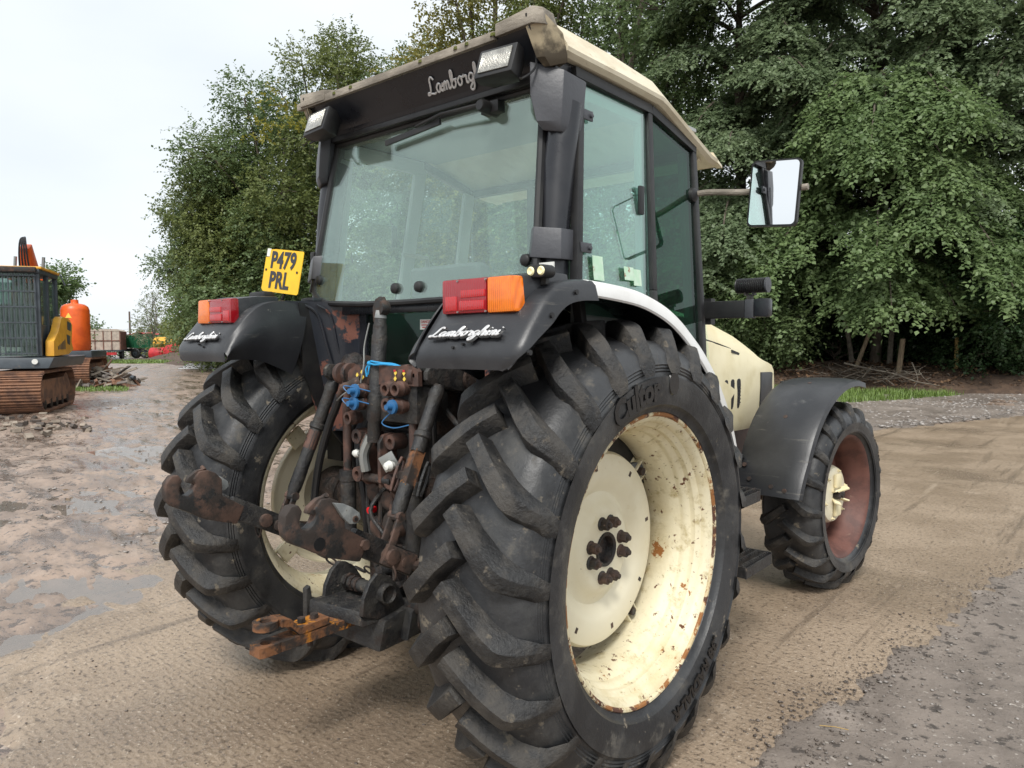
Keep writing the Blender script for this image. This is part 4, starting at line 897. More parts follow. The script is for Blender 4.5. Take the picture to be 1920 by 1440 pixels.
for sg in (1, -1):
    fl = (lambda m: m) if sg > 0 else (lambda m: m.mirror())
    fl(MB().loft([[(.382, 2.62, 1.35), (.384, 2.60, 1.03), (.33, 2.60, 1.03), (.33, 2.62, 1.35)], [(.368, 2.83, 1.345), (.370, 2.82, 1.02), (.30, 2.82, 1.02), (.30, 2.83, 1.345)], [(.335, 2.965, 1.33), (.338, 2.965, 1.03), (.27, 2.965, 1.03), (.27, 2.965, 1.33)]])).build('grille_corner', 'plastic', BON, bevel=.006)
    for y0 in (2.02, 2.115, 2.21):
        q = catmull([(y0, 1.31, 0), (y0 + .05, 1.315, 0), (y0 + .052, 1.24, 0), (y0 + .038, 1.15, 0), (y0 + .008, 1.14, 0), (y0 + .006, 1.22, 0)], 3, True)
        m = MB().prism([p_[:2] for p_ in q], 'x', .378, .3875); fl(m).build('vent', 'black_matt', BON, smooth=0)
        for k in range(6 if y0 > 2.2 else 0):
            z = 1.165 + k * .022; fl(MB().bar((.389, y0 + .008, z), (.389, y0 + .05, z + .006), .004, .005)).build('vent_slat', 'steel_black', BON, smooth=0)
    # shut line between lid and side panel
    fl(MB().tube(catmull([(.377, 1.45, 1.615), (.374, 1.95, 1.545), (.366, 2.4, 1.463), (.352, 2.66, 1.415)], 5), .0045, 6)).build('shut_line', 'black_matt', BON)
    fl(MB().bar((.379, 2.13, 1.50), (.372, 2.26, 1.478), .010, .016)).build('catch', 'black_matt', BON)
CH = empty('chassis', parent=TR)
MB().box((-.22, 1.0, .62), (.22, 2.95, 1.0)).build('engine_block', 'red_rust', CH, bevel=.02)
MB().box((-.27, -.20, .52), (.27, 1.05, 1.06)).build('gearbox', 'greasy', CH, bevel=.03)
MB().tube([(-.75, 0, .803), (-.45, 0, .803), (-.25, 0, .803)], [.11, .14, .2], 20).build('axle_housing', 'greasy', CH); MB().tube([(.75, 0, .803), (.45, 0, .803), (.25, 0, .803)], [.11, .14, .2], 20).build('axle_housing', 'greasy', CH)
MB().tube([(-.68, 2.65, .55), (.68, 2.65, .55)], .075, 14).build('front_axle', 'red_rust', CH)
MB().box((-.15, 2.5, .55), (.15, 2.8, .75)).build('axle_bracket', 'red_rust', CH, bevel=.02)
for sg in (1, -1): MB().tube([(sg * .62, 2.65, .40), (sg * .62, 2.65, .72)], .06, 12).build('kingpin', 'red_rust', CH)
MB().tube([(.25, 1.7, .72), (.62, 2.3, .60)], .02, 8).build('steering_rod', 'steel_black', CH)
m = MB().loft([[(.30, .95, .62), (.64, .95, .62), (.64, 1.62, .62), (.30, 1.62, .62)], [(.30, .95, .98), (.64, .95, .98), (.64, 1.62, .98), (.30, 1.62, .98)]]); m.build('fuel_tank', 'black_matt', CH, bevel=.05, seg=3)
MB().tube(catmull([(.45, 1.66, .93), (.52, 1.95, .87), (.5, 2.3, .80)], 4), .02, 8).build('hose', 'hose', CH)
# access steps
ST = empty('access_steps', parent=TR)
for y in (1.13, 1.40):
    MB().bar((.66, y - .02, .84), (.80, y, .43), .012, .05, up=(0, 1, 0)).build('side_rail', 'steel_black', ST)
for x0, z, y0, y1, mt in ((.72, .80, 1.10, 1.36, 'steel_black'), (.76, .47, 1.10, 1.42, 'steel_black')):
    for k in range(4): 
        b = MB().box((x0 + .045 * k, y0, z - .012), (x0 + .010 + .045 * k, y1, z + .012))
        for j in range(14): b.box((x0 + .045 * k - .002, y0 + (y1 - y0) * j / 14, z + .012), (x0 + .012 + .045 * k, y0 + (y1 - y0) * (j + .5) / 14, z + .020))
        b.build('tread_bar', mt, ST, smooth=0)
    MB().box((x0 - .01, y0 - .008, z - .04), (x0 + .16, y0, z + .014)).build('tread_end', mt, ST); MB().box((x0 - .01, y1, z - .04), (x0 + .16, y1 + .008, z + .014)).build('tread_end', mt, ST)
    MB().box((x0 + .155, y0, z - .045), (x0 + .163, y1, z + .006)).build('tread_front', 'steel_black', ST)
# ---------------------------------------------------------------- rear linkage
HI = empty('rear_linkage', parent=TR)
def bolt(c, ax, r, l, m='rust', n=6, parent=None):
    c = Vector(c); a = {'x': Vector((1, 0, 0)), 'y': Vector((0, 1, 0)), 'z': Vector((0, 0, 1))}[ax] * l
    return MB().tube([c, c + a], r, n).build('bolt', m, parent or HI, smooth=30, bevel=r * .12)
# housing at the back of the gearbox
MB().loft([[(-.19, -.27, .50), (.19, -.27, .50), (.19, -.27, 1.22), (-.19, -.27, 1.22)], [(-.24, -.18, .48), (.24, -.18, .48), (.24, -.18, 1.26), (-.24, -.18, 1.26)]]).build('rear_housing', 'greasy', HI, bevel=.015)
MB().lathe([(-.31, .0), (-.31, .10), (-.30, .125), (-.26, .13), (-.26, .0)], (.06, 0, .84), 'y', 28).build('shaft_cover', 'greasy', HI)
MB().lathe([(-.36, .0), (-.36, .045), (-.33, .06), (-.30, .06)], (.06, 0, .84), 'y', 20).build('output_boss', 'rust', HI)
MB().lathe([(-.42, .0), (-.42, .022), (-.36, .025)], (.06, 0, .66), 'y', 16).build('output_shaft', 'steel_black', HI)
MB().lathe([(-.33, .06), (-.35, .085), (-.29, .10), (-.27, .10)], (.06, 0, .66), 'y', 24).build('shaft_guard', 'greasy', HI)
for k in range(8):
    t = R(45 * k + 12); bolt((.06 + .108 * math.cos(t), -.322, .84 + .108 * math.sin(t)), 'y', .012, .02)
random.seed(5)
for k in range(26):
    x, z = random.uniform(-.17, .18), random.uniform(.62, 1.18); bolt((x, -.30 - random.uniform(0, .01), z), 'y', random.uniform(.008, .014), .035, random.choice(['rust', 'greasy', 'rust', 'steel_black']))
for x0, z0, x1, z1 in ((-.13, 1.16, -.09, .62), (-.05, 1.0, -.06, .60), (.02, .98, .0, .70), (.13, 1.0, .10, .72)):
    MB().tube(catmull([(x0, -.31, z0), (x0 + .012, -.33, (z0 + z1) / 2), (x1, -.31, z1)], 4), .010, 8).build('pipe', random.choice(['greasy', 'steel_black', 'rust']), HI)
for x, z, s in ((-.10, .95, .045), (.0, .92, .04), (.11, .96, .05), (-.07, .80, .05), (.15, .80, .035), (-.02, .72, .045)):
    MB().lathe([(-.335, .0), (-.335, s * .6), (-.325, s), (-.28, s * 1.1)], (x, 0, z), 'y', random.choice([6, 10, 14])).build('boss', random.choice(['greasy', 'rust']), HI)
bolt((-.075, -.36, .875), 'y', .014, .035, 'red_cap', 12)
# remote valve block
VB = empty('remote_valves', parent=HI)
MB().box((-.13, -.385, 1.255), (.255, -.22, 1.42)).build('valve_block', 'steel_black', VB, bevel=.008)
MB().prism([(-.15, 1.40), (.275, 1.40), (.275, 1.455), (.25, 1.475), (.0, 1.475), (-.10, 1.475), (-.15, 1.44)], 'y', -.395, -.375).build('label_plate', 'rust_smooth', VB, smooth=0)
for x, z in ((-.085, 1.433), (-.055, 1.445), (-.05, 1.425), (.150, 1.447), (.148, 1.425), (.198, 1.447), (.200, 1.425)):
    MB().prism([(x - .008, z), (x, z + .010), (x + .008, z), (x, z - .010)], 'y', -.3985, -.396).build('pictogram', 'yellow_pip', VB, smooth=0)
for x, z in ((.147, 1.452), (.199, 1.452)): MB().box((x - .006, -.3995, z), (x + .006, -.3987, z + .008)).build('pictogram', 'label_red', VB, smooth=0)
for x, z, blue in ((.140, 1.388, 0), (.198, 1.390, 0), (-.033, 1.374, 1), (-.041, 1.325, 1), (.144, 1.327, 0), (.190, 1.323, 1), (-.094, 1.262, 0)):
    MB().lathe([(-.42, .015), (-.445, .015), (-.445, .026), (-.425, .027), (-.42, .030), (-.405, .030), (-.40, .025), (-.38, .025), (-.38, .0), (-.41, .0), (-.41, .015)], (x, 0, z), 'y', 20).build('coupler', 'rust_smooth', VB, smooth=30)
    if blue:
        m = MB().lathe([(-.480, .0), (-.480, .011), (-.458, .013), (-.456, .027), (-.446, .028), (-.446, .0)], (x, 0, z), 'y', 16); m.build('dust_cap', 'blue_plastic', VB)
        s = 1 if x > 0 else -1; MB().tube(catmull([(x, -.455, z - .02), (x - .03, -.475, z - .06 if x > 0 else z + .005), (x + .03 * s, -.47, z - .075 if x > 0 else z + .02), (x + .07, -.43, z - .065 if x > 0 else z)], 5), .0024, 6).build('cap_tether', 'blue_plastic', VB)
MB().tube(catmull([(-.040, -.41, 1.41), (-.085, -.435, 1.392), (-.125, -.44, 1.378), (-.162, -.43, 1.341)], 5), [.024] * 4 + [.019] * 6 + [.014] * 6, 12).build('hose_fitting', 'rust', VB)
MB().tube(catmull([(-.160, -.43, 1.345), (-.195, -.425, 1.295), (-.25, -.42, 1.22), (-.319, -.42, 1.072), (-.352, -.42, .96), (-.371, -.42, .86)], 6), .0165, 10).build('hose', 'hose', VB)
MB().tube(catmull([(-.02, -.44, 1.40), (-.08, -.47, 1.36), (-.15, -.45, 1.33)], 5), .003, 6).build('cable', 'zinc', VB)
# cylinder end knob
MB().lathe([(-.36, .0), (-.36, .02), (-.345, .03), (-.335, .055), (-.30, .062), (-.29, .05), (-.26, .052), (-.2, .04)], (-.225, 0, 1.462), 'y', 18).build('breather', 'greasy', HI)
MB().box((-.24, -.26, 1.20), (.24, -.14, 1.40)).build('lift_housing', 'greasy', HI, bevel=.02)
MB().tube([(-.34, -.16, 1.42), (.34, -.16, 1.42)], .05, 18).build('rocker_shaft', 'greasy', HI)
for sg in (1, -1):
    fl = (lambda m: m) if sg > 0 else (lambda m: m.mirror())
    # lift arm
    q = [(-.15, 1.485), (-.33, 1.470), (-.375, 1.475), (-.395, 1.455), (-.395, 1.425), (-.37, 1.405), (-.33, 1.40), (-.15, 1.36)]
    fl(MB().prism(q, 'x', .235, .262)).build('lift_arm', 'steel_black', HI, bevel=.008)
    fl(MB().prism(q, 'x', .300, .325)).build('lift_arm', 'steel_black', HI, bevel=.008)
    for xx in (.178, .232): fl(MB().lathe([(-.012, .0), (-.012, .045), (.012, .045), (.012, .0)], (xx, -.36, 1.435), 'x', 22)).build('ram_eye', 'rust_smooth', HI, bevel=.003)
    fl(MB().tube([(.15, -.36, 1.435), (.262, -.36, 1.435)], .023, 12)).build('ram_pin', 'rust', HI)
    fl(MB().tube([(.207, -.36, 1.41), (.207, -.36, 1.012)], .0185, 12)).build('ram_rod', 'rust_smooth', HI)
    c = MB().tube([(.207, -.36, 1.03), (.207, -.36, .985)], .036, 14); c.tube([(.207, -.36, .99), (.207, -.36, .70)], .033, 14); fl(c).build('ram_cylinder', 'steel_black', HI)
    # lift rod
    a, b = Vector((.325, -.345, 1.385)), (Vector((.378, -.628, .895)) if sg > 0 else Vector((.395, -.545, .845))); d = (b - a)
    f = lambda t: a + d * t
    fl(MB().tube([f(-.03), f(.03), f(.06), f(.30), f(.31), f(.34), f(.35), f(.44 if sg > 0 else .70)], [.024, .030, .026, .026, .033, .033, .027, .027], 14)).build('lift_rod', 'steel_black', HI)
    fl(MB().bar(f(.43), f(.67), .042, .040, up=(0, 1, .6)) if sg > 0 else MB().tube([f(.36), f(.5)], .0275, 12)).build('rod_sleeve', 'rust_orange' if sg > 0 else 'rust_smooth', HI)
    fl(MB().tube([f(.66), f(.80), f(.86)], [.028, .028, .021], 14)).build('rod_body', 'steel_black', HI)
    y_ = d.normalized(); n_ = Vector((1, 0, 0))
    for o in (-.022, .022): fl(MB().bar(f(.86) + n_ * o - y_ * .01, f(1.08) + n_ * o, .012, .026, up=(0, 1, .5))).build('fork', 'rust', HI, bevel=.004)
    fl(MB().tube([f(.86) - n_ * .03, f(.86) + n_ * .03], .018, 10)).build('fork_bridge', 'rust', HI)
    if sg > 0:
        for o, t0 in ((-.05, .60), (.058, .62)):
            c = f(t0) + Vector((o, -.012 if o < 0 else .02, 0)); lp_ = []
            for k in range(21):
                t = 2 * math.pi * k / 20; lp_.append(c + y_ * (.062 * math.copysign(min(1, abs(math.cos(t)) * 1.25), math.cos(t))) + Vector((.3, -.6, .35)).normalized() * (.024 * math.sin(t)))
            MB().tube(lp_, .0055, 8).build('turning_handle', 'rust_smooth' if o < 0 else 'steel_black', HI)
        MB().box(tuple(f(.60) - Vector((.06, .012, .012))), tuple(f(.60) + Vector((.0, .012, .012)))).build('handle_lug', 'rust', HI)
    # lower link with claw end
    LK = empty('lower_link', parent=HI)
    claw = [(-1.049, 1.016), (-1.045, 1.053), (-1.024, 1.079), (-.999, 1.079), (-.986, 1.057), (-.998, 1.024), (-.992, 1.004), (-.971, .996), (-.948, 1.010), (-.935, 1.035), (-.945, 1.055), (-.919, 1.082), (-.886, 1.082), (-.856, 1.067), (-.832, 1.04), (-.832, .976), (-.741, .918), (-.775, .852), (-.897, .893), (-.969, .935), (-1.024, .965), (-1.043, .988)]
    fl(MB().prism(claw, 'x', .366, .408)).build('claw', 'rust', LK, bevel=.007)
    lev = [(-.966, 1.045), (-.96, 1.062), (-.925, 1.085), (-.90, 1.088), (-.90, 1.06), (-.94, 1.035)]
    fl(MB().prism(lev, 'x', .376, .398)).build('claw_latch', 'rust', LK, bevel=.004)
    tail = [(-.885, 1.068), (-.845, 1.058), (-.815, 1.042), (-.787, 1.020), (-.782, 1.0), (-.80, .985), (-.826, .990), (-.85, 1.013)]
    fl(MB().prism(tail, 'x', .408, .424)).build('latch_plate', 'grey_plate', LK, bevel=.004)
    for r_, mt_, x0_, x1_ in ((.011, 'rust', .424, .428), (.006, 'black_matt', .4281, .4292)): fl(MB().tube([(x0_, -.806, 1.003), (x1_, -.806, 1.003)], r_, 10)).build('pin_hole', mt_, LK)
    fl(MB().tube([(.408, -.930, .945), (.4095, -.930, .945)], .021, 16)).build('eye_hole', 'black_matt', LK)
    fl(MB().tube([(.38, -.895, 1.082), (.40, -.895, 1.092)], .008, 8)).build('latch_pin', 'rust', LK)
    m = MB(); m.bar((.387, -.80, .928), (.374, -.52, .775), .030, .080); m.bar((.374, -.53, .780), (.33, -.12, .60), .030, .075)
    fl(m).build('link_bar', 'steel_black', LK, bevel=.006)
    fl(MB().tube([(.395, -.76, .907), (.420, -.76, .907)], .018, 6)).build('bolt', 'rust', LK)
    for yy, zz, rr in ((-.655, .845, .028), (-.60, .815, .022)):
        fl(MB().tube([(.35, yy, zz), (.435, yy, zz)], rr, 12)).build('cross_pin', 'rust', LK, bevel=.003)
    fl(MB().bar((.41, -.68, .86), (.43, -.57, .80), .022, .07)).build('clevis', 'rust', LK, bevel=.006)
    fl(MB().tube([(.42, -.57, .80), (.46, -.46, .765), (.50, -.34, .74)], [.022, .026, .018], 10)).build('stabiliser', 'rust', LK)
    ch = [(.43, -.66, .82), (.44, -.655, .79), (.425, -.65, .765), (.415, -.645, .80), (.43, -.66, .82)]
    fl(MB().tube(catmull(ch, 4), .004, 6)).build('ring_clip', 'rust', LK)
# top link stowed upright
TL = empty('top_link', parent=HI)
a, b = Vector((.035, -.372, 1.655)), Vector((.005, -.392, 1.16)); f = lambda t: a + (b - a) * t
MB().tube([f(-.02), f(.03), f(.05), f(.12), f(.13), f(.60), f(.62), f(.80), f(.82), f(.98)], [.022, .024, .028, .028, .031, .031, .034, .034, .028, .027], 14).build('link_tube', 'steel_black', TL)
MB().tube([f(-.07), f(-.01)], [.020, .024], 12).build('link_thread', 'grey_plate', TL)
MB().lathe([(-.02, .0), (-.02, .030), (0, .036), (.02, .030), (.02, .0)], (.040, -.368, 1.700), 'y', 16).build('ball_end', 'rust', TL)
MB().prism([(.005, 1.64), (.028, 1.64), (.035, 1.69), (.055, 1.73), (.045, 1.745), (.018, 1.735), (.0, 1.70)], 'y', -.385, -.355).build('link_hook', 'rust', TL, bevel=.006)
MB().tube(catmull([(.0, -.40, 1.64), (-.02, -.41, 1.55), (-.012, -.42, 1.48), (-.03, -.425, 1.40), (-.035, -.43, 1.36)], 5), .0035, 6).build('link_wire', 'zinc', TL)
# top link bracket
BR = empty('top_link_bracket', (.0, .06, 0), parent=HI)
MB().box((-.03, -.375, .995), (.19, -.27, 1.205)).build('bracket_body', 'steel_black', BR, bevel=.012)
for x0, x1, y0 in ((-.075, -.055, -.46), (.035, .055, -.46)):
    q = [(y0, 1.01), (y0, 1.17), (y0 + .02, 1.20), (y0 + .06, 1.205), (y0 + .15, 1.19), (y0 + .15, .99), (y0 + .03, .985)]
    MB().prism(q, 'x', x0, x1).build('cheek', 'rust_smooth', BR, bevel=.006)
for x, y, z in ((.095, -.40, 1.175), (.095, -.41, 1.020), (-.09, -.42, 1.185), (-.09, -.42, 1.03)):
    MB().lathe([(-.02, .014), (-.045, .014), (-.045, .030), (-.02, .032), (.02, .032), (.02, .0), (-.03, .0), (-.03, .014)], (x, y, z), 'y', 18).build('bush', 'rust_smooth', BR)
MB().tube([(-.08, -.44, 1.02), (.10, -.44, 1.02)], .018, 12).build('pin', 'rust', BR)
bolt((.165, -.39, 1.165), 'y', .020, .03, 'rust', 6, BR)
MB().prism([(.135, 1.10), (.155, 1.17), (.18, 1.17), (.175, 1.12), (.15, 1.08)], 'y', -.392, -.38).build('tab', 'rust', BR)
MB().tube(catmull([(-.01, -.455, 1.19), (-.035, -.47, 1.12), (-.03, -.465, 1.05)], 4), [.02] * 9, 8).build('link_eye', 'zinc', BR)
m = MB().box((-.004, -.032, -.032), (.004, .032, .032)); m.xf(Matrix.Translation((.125, -.475, 1.105)) @ Matrix.Rotation(R(-62), 4, 'Z') @ Matrix.Rotation(R(30), 4, 'X')).build('pin_plate', 'zinc', BR, bevel=.003)
MB().tube([(.125, -.48, 1.105), (.168, -.508, 1.102)], .013, 10).build('pin_shank', 'zinc', BR); MB().lathe([(-.022, .0), (-.018, .014), (0, .021), (.018, .014), (.022, 0)], (.178, -.517, 1.100), 'y', 14).build('pin_knob', 'label_white', BR)
MB().lathe([(-.02, .0), (-.016, .012), (0, .018), (.016, .012), (.02, 0)], (-.12, -.44, 1.11), 'x', 12).build('pin_knob', 'label_white', BR); MB().tube([(-.12, -.44, 1.11), (-.07, -.44, 1.11)], .01, 8).build('pin_shank', 'zinc', BR)
for q, r_, mt in (([(-.15, -.25, 1.30), (-.17, -.33, 1.12), (-.13, -.34, .92), (-.16, -.30, .66)], .012, 'hose'), ([(.16, -.28, 1.25), (.20, -.36, 1.08), (.16, -.38, .90), (.20, -.30, .70)], .011, 'hose'), ([(.24, -.25, 1.34), (.29, -.33, 1.26), (.27, -.30, 1.10)], .010, 'hose'), ([(-.02, -.30, .98), (-.05, -.37, .88), (.03, -.36, .78), (.0, -.33, .66)], .009, 'steel_black'), ([(.24, -.22, 1.30), (.34, -.24, 1.24), (.44, -.20, 1.22)], .012, 'steel_black'), ([(-.24, -.20, 1.30), (-.30, -.26, 1.20), (-.36, -.22, 1.05), (-.38, -.16, .9)], .013, 'hose')):
    MB().tube(catmull(q, 5), r_, 8).build('hose' if mt == 'hose' else 'pipe', mt, HI)
for sg in (1, -1):
    p0, p1 = Vector((sg * .36, -.56, .80)), Vector((sg * .17, -.26, .58))
    for k in range(9):
        c0 = p0.lerp(p1, (k + .5) / 9) - Vector((0, 0, .05 * math.sin(math.pi * (k + .5) / 9))); ax = (p1 - p0).normalized(); sd_ = ax.cross(Vector((0, 0, 1))).normalized() if k % 2 else Vector((0, 0, 1))
        MB().tube([c0 + ax * .026 * math.cos(t) + sd_ * .013 * math.sin(t) for t in [2 * math.pi * j / 12 for j in range(13)]], .0045, 6).build('chain_link', 'rust', HI)
# pick-up hitch and drawbar
PH = empty('drawbar_hitch', parent=HI)
arc = [(-.555, .535), (-.545, .60), (-.515, .655), (-.478, .682), (-.44, .672), (-.40, .640), (-.37, .595), (-.35, .54), (-.34, .50), (-.48, .505)]
for x in (-.135, .105): MB().prism(arc, 'x', x, x + .022).build('cheek', 'steel_black', PH, bevel=.004)
MB().tube([(-.12, -.45, .60), (.112, -.45, .60)], .026, 14).build('cross_tube', 'steel_black', PH)
MB().lathe([(.0, .040), (.024, .040), (.028, .033), (.014, .030), (.014, .0)], (.127, -.445, .598), 'x', 22).build('tube_cap', 'steel_black', PH, bevel=.002)
for k, x in enumerate((-.09, -.06, -.03)): MB().tube([(x, -.45, .60), (x + .012, -.45, .60)], .036 - .003 * k, 8).build('nut', 'greasy', PH)
MB().loft([[(-.135, -.615, .505), (.127, -.555, .495), (.127, -.36, .495), (-.135, -.36, .505)], [(-.135, -.610, .560), (.100, -.548, .548), (.10, -.38, .55), (-.135, -.38, .56)]]).build('hitch_bed', 'steel_black', PH, bevel=.008)
MB().prism([(-.62, .40), (-.62, .60), (-.60, .61), (-.585, .50), (-.585, .40)], 'x', -.165, -.138).build('guide', 'steel_black', PH, bevel=.004)
MB().loft([[(-.12, -.54, .41), (.155, -.50, .385), (.155, -.47, .50), (-.12, -.53, .505)], [(-.12, -.18, .40), (.155, -.18, .40), (.155, -.18, .56), (-.12, -.18, .56)]]).build('hitch_frame', 'steel_black', PH, bevel=.012)
MB().prism([(-.40, .41), (-.22, .47), (-.2, .60), (-.28, .60), (-.37, .52)], 'x', .155, .20).build('side_arm', 'steel_black', PH, bevel=.008)
MB().tube([(.15, -.33, .53), (.225, -.33, .53)], .032, 16).build('pivot_pin', 'rust', PH, bevel=.004)
MB().tube(catmull([(.215, -.35, .52), (.222, -.36, .47), (.218, -.34, .45), (.214, -.33, .50)], 4), .004, 6).build('lynch_clip', 'rust', PH)
def holed(name, y0, y1, x0, x1, z0, z1, hy, hr, m, rnd):
    """a flat bar with a round eye through its end"""
    n = 20; xc = (x0 + x1) / 2; hw = (x1 - x0) / 2
    inner = [(xc + hr * math.cos(2 * math.pi * k / n), hy + hr * math.sin(2 * math.pi * k / n)) for k in range(n)]
    outer = []
    for k in range(n):
        t = 2 * math.pi * k / n; c, s = math.cos(t), math.sin(t)
        kx = hw / max(abs(c), 1e-6); ky = (hy - y0 if s < 0 else hy - y0) / max(abs(s), 1e-6); q = min(kx, ky)
        if rnd: q = min(q, hw * 1.12)
        outer.append((xc + c * q, hy + s * q))
    mb = MB(); v = [(x, y, z0) for x, y in inner] + [(x, y, z0) for x, y in outer] + [(x, y, z1) for x, y in inner] + [(x, y, z1) for x, y in outer]
    fcs = []
    for k in range(n):
        j = (k + 1) % n
        fcs += [(k, n + k, n + j, j), (2 * n + k, 2 * n + j, 3 * n + j, 3 * n + k), (k, j, 2 * n + j, 2 * n + k), (n + k, 3 * n + k, 3 * n + j, n + j)]
    mb.add(v, fcs); mb.box((x0, hy + (hy - y0) - .004, z0 + .0005), (x1, y1, z1 - .0005)); return mb
holed('drawbar', -.925, -.42, -.040, .040, .472, .508, -.880, .020, None, False).build('drawbar', 'rust_orange', PH, smooth=30)
m = holed('clevis', -.925, -.835, -.040, .040, .560, .587, -.880, .020, None, True)
m.loft([[(-.039, -.838, .5605), (.039, -.838, .5605), (.039, -.838, .5865), (-.039, -.838, .5865)], [(-.038, -.80, .55), (.038, -.80, .55), (.038, -.80, .578), (-.038, -.80, .578)], [(-.038, -.765, .510), (.038, -.765, .510), (.038, -.765, .536), (-.038, -.765, .536)], [(-.040, -.64, .516), (.040, -.64, .516), (.040, -.64, .540), (-.040, -.64, .540)]])
m.build('clevis', 'rust_orange', PH, smooth=30)
for x in (-.0,): 
    for y in (-.735, -.68): MB().tube([(x, y, .540), (x, y, .556)], .016, 6).build('bolt', 'rust', PH)
MB().tube([(0, -.70, .47), (0, -.70, .44)], .012, 6).build('bolt', 'rust', PH)
# baler twine round the top link
TW = empty('baler_twine'); TW.location = (.03, -.41, 1.46)
tag(TW, 'bright blue plastic twine tied round the stowed top link rod', 'twine')
tp = [[(-.03, .045, .012), (-.012, .0, .03), (.02, -.003, .028), (.05, .01, .024), (.1, .025, .02), (.17, .03, .0), (.20, .05, -.012)],
      [(-.03, .05, .0), (-.012, -.002, .02), (.02, -.004, .018), (.06, .01, .02), (.12, .025, .012), (.19, .035, -.01)]]
for q in tp: MB().tube(catmull(q, 5), .0042, 6).build('strand', 'blue_twine', TW)
MB().lathe([(-.012, .0), (-.006, .010), (.006, .010), (.012, 0)], (-.018, .0, .022), 'x', 8).build('knot', 'blue_twine', TW)
for q in ([(-.02, .0, .02), (-.035, -.006, -.0), (-.030, -.006, -.03)], [(-.018, .0, .02), (-.014, -.008, .0), (-.02, -.008, -.022)]): MB().tube(catmull(q, 4), .0036, 6).build('loose_end', 'blue_twine', TW)
# ================================================================ trees and shrubs
def leaf_mat(name, c1, c2, trans=.42, rough=.5):
    m = bpy.data.materials.new(name); m.use_nodes = True; t = m.node_tree; N = t.nodes; K = t.links.new; b = N['Principled BSDF']; o = N['Material Output']
    at = N.new("ShaderNodeAttribute"); at.attribute_name = 'var'; mx = N.new("ShaderNodeMix"); mx.data_type = 'RGBA'; K(at.outputs['Fac'], mx.inputs[0]); mx.inputs[6].default_value = (*c1, 1); mx.inputs[7].default_value = (*c2, 1)
    K(mx.outputs[2], b.inputs['Base Color']); b.inputs['Roughness'].default_value = rough; b.inputs['Specular IOR Level'].default_value = .45
    tr = N.new("ShaderNodeBsdfTranslucent"); K(mx.outputs[2], tr.inputs[0]); ms = N.new("ShaderNodeMixShader"); ms.inputs[0].default_value = trans
    K(b.outputs[0], ms.inputs[1]); K(tr.outputs[0], ms.inputs[2]); K(ms.outputs[0], o.inputs[0]); MATS[name] = m
leaf_mat('leaf_lime', (0.088, 0.147, 0.053), (0.230, 0.313, 0.130)); leaf_mat('leaf_dark', (0.078, 0.127, 0.050), (0.201, 0.271, 0.112)); leaf_mat('leaf_grey', (0.092, 0.144, 0.068), (0.242, 0.307, 0.165))
leaf_mat('leaf_autumn', (0.109, 0.132, 0.034), (0.341, 0.295, 0.078)); leaf_mat('leaf_olive', (0.093, 0.132, 0.040), (0.232, 0.264, 0.085)); leaf_mat('leaf_ivy', (0.033, 0.070, 0.029), (0.100, 0.164, 0.066), rough=.35); leaf_mat('leaf_pale', (.16, .20, .11), (.30, .33, .22)); leaf_mat('leaf_yellow', (.17, .18, .03), (.34, .31, .05))
leaf_mat('leaf_dead', (.09, .05, .03), (.22, .13, .07), .05, .85)
mat('bark', (.075, .058, .043), .85, col2=(.13, .11, .085), scale=5, bump=.9, bscale=18, aniso=(2, 2, .5)); mat('bark_pale', (.20, .175, .14), .85, col2=(.12, .10, .08), scale=8, bump=.6, bscale=25)

def leaves(name, P0, D0, nl, leaf, droop, seed, m, parent, out, shade=None, spread=.55):
    """sprays of leaves: P0 twig origins, D0 twig directions, out outward vectors"""
    rs = np.random.RandomState(seed); n = len(P0); L = leaf * nl * spread * (.6 + .7 * rs.rand(n))
    t = (np.arange(nl)[None] + .3 + .5 * rs.rand(n, nl)) / nl
    pos = P0[:, None] + D0[:, None] * (L[:, None] * t)[..., None]; pos[..., 2] -= droop * .45 * L[:, None] * t ** 2
    side = np.cross(D0, np.array([0, 0, 1.]) + .3 * rs.randn(n, 3)); side /= np.linalg.norm(side, axis=1, keepdims=True) + 1e-9
    sg = np.where(np.arange(nl) % 2 == 0, 1., -1.)[None, :, None]
    a = side[:, None] * sg * .85 + D0[:, None] * .55 + .35 * rs.randn(n, nl, 3); a[..., 2] -= droop * .45; a /= np.linalg.norm(a, axis=2, keepdims=True)
    nr = out[:, None] * .55 + np.array([0, 0, .75]) + .42 * rs.randn(n, nl, 3); b = np.cross(nr, a); b /= np.linalg.norm(b, axis=2, keepdims=True) + 1e-9
    s = leaf * (.65 + .6 * rs.rand(n, nl, 1)); fold = np.cross(a, b) * s * .10
    V = np.stack([pos, pos + a * s * .45 + b * s * .36 + fold, pos + a * s, pos + a * s * .45 - b * s * .36 + fold], 2).reshape(-1, 3)
    F = np.arange(len(V)).reshape(-1, 4); v1 = rs.rand(n, 1); var = np.clip(.55 * v1 + .45 * rs.rand(n, nl), 0, 1)
    if shade is not None: var = np.clip(var * .7 + .3 * shade[:, None], 0, 1)
    return raw_mesh(name, V, F, m, var.ravel())
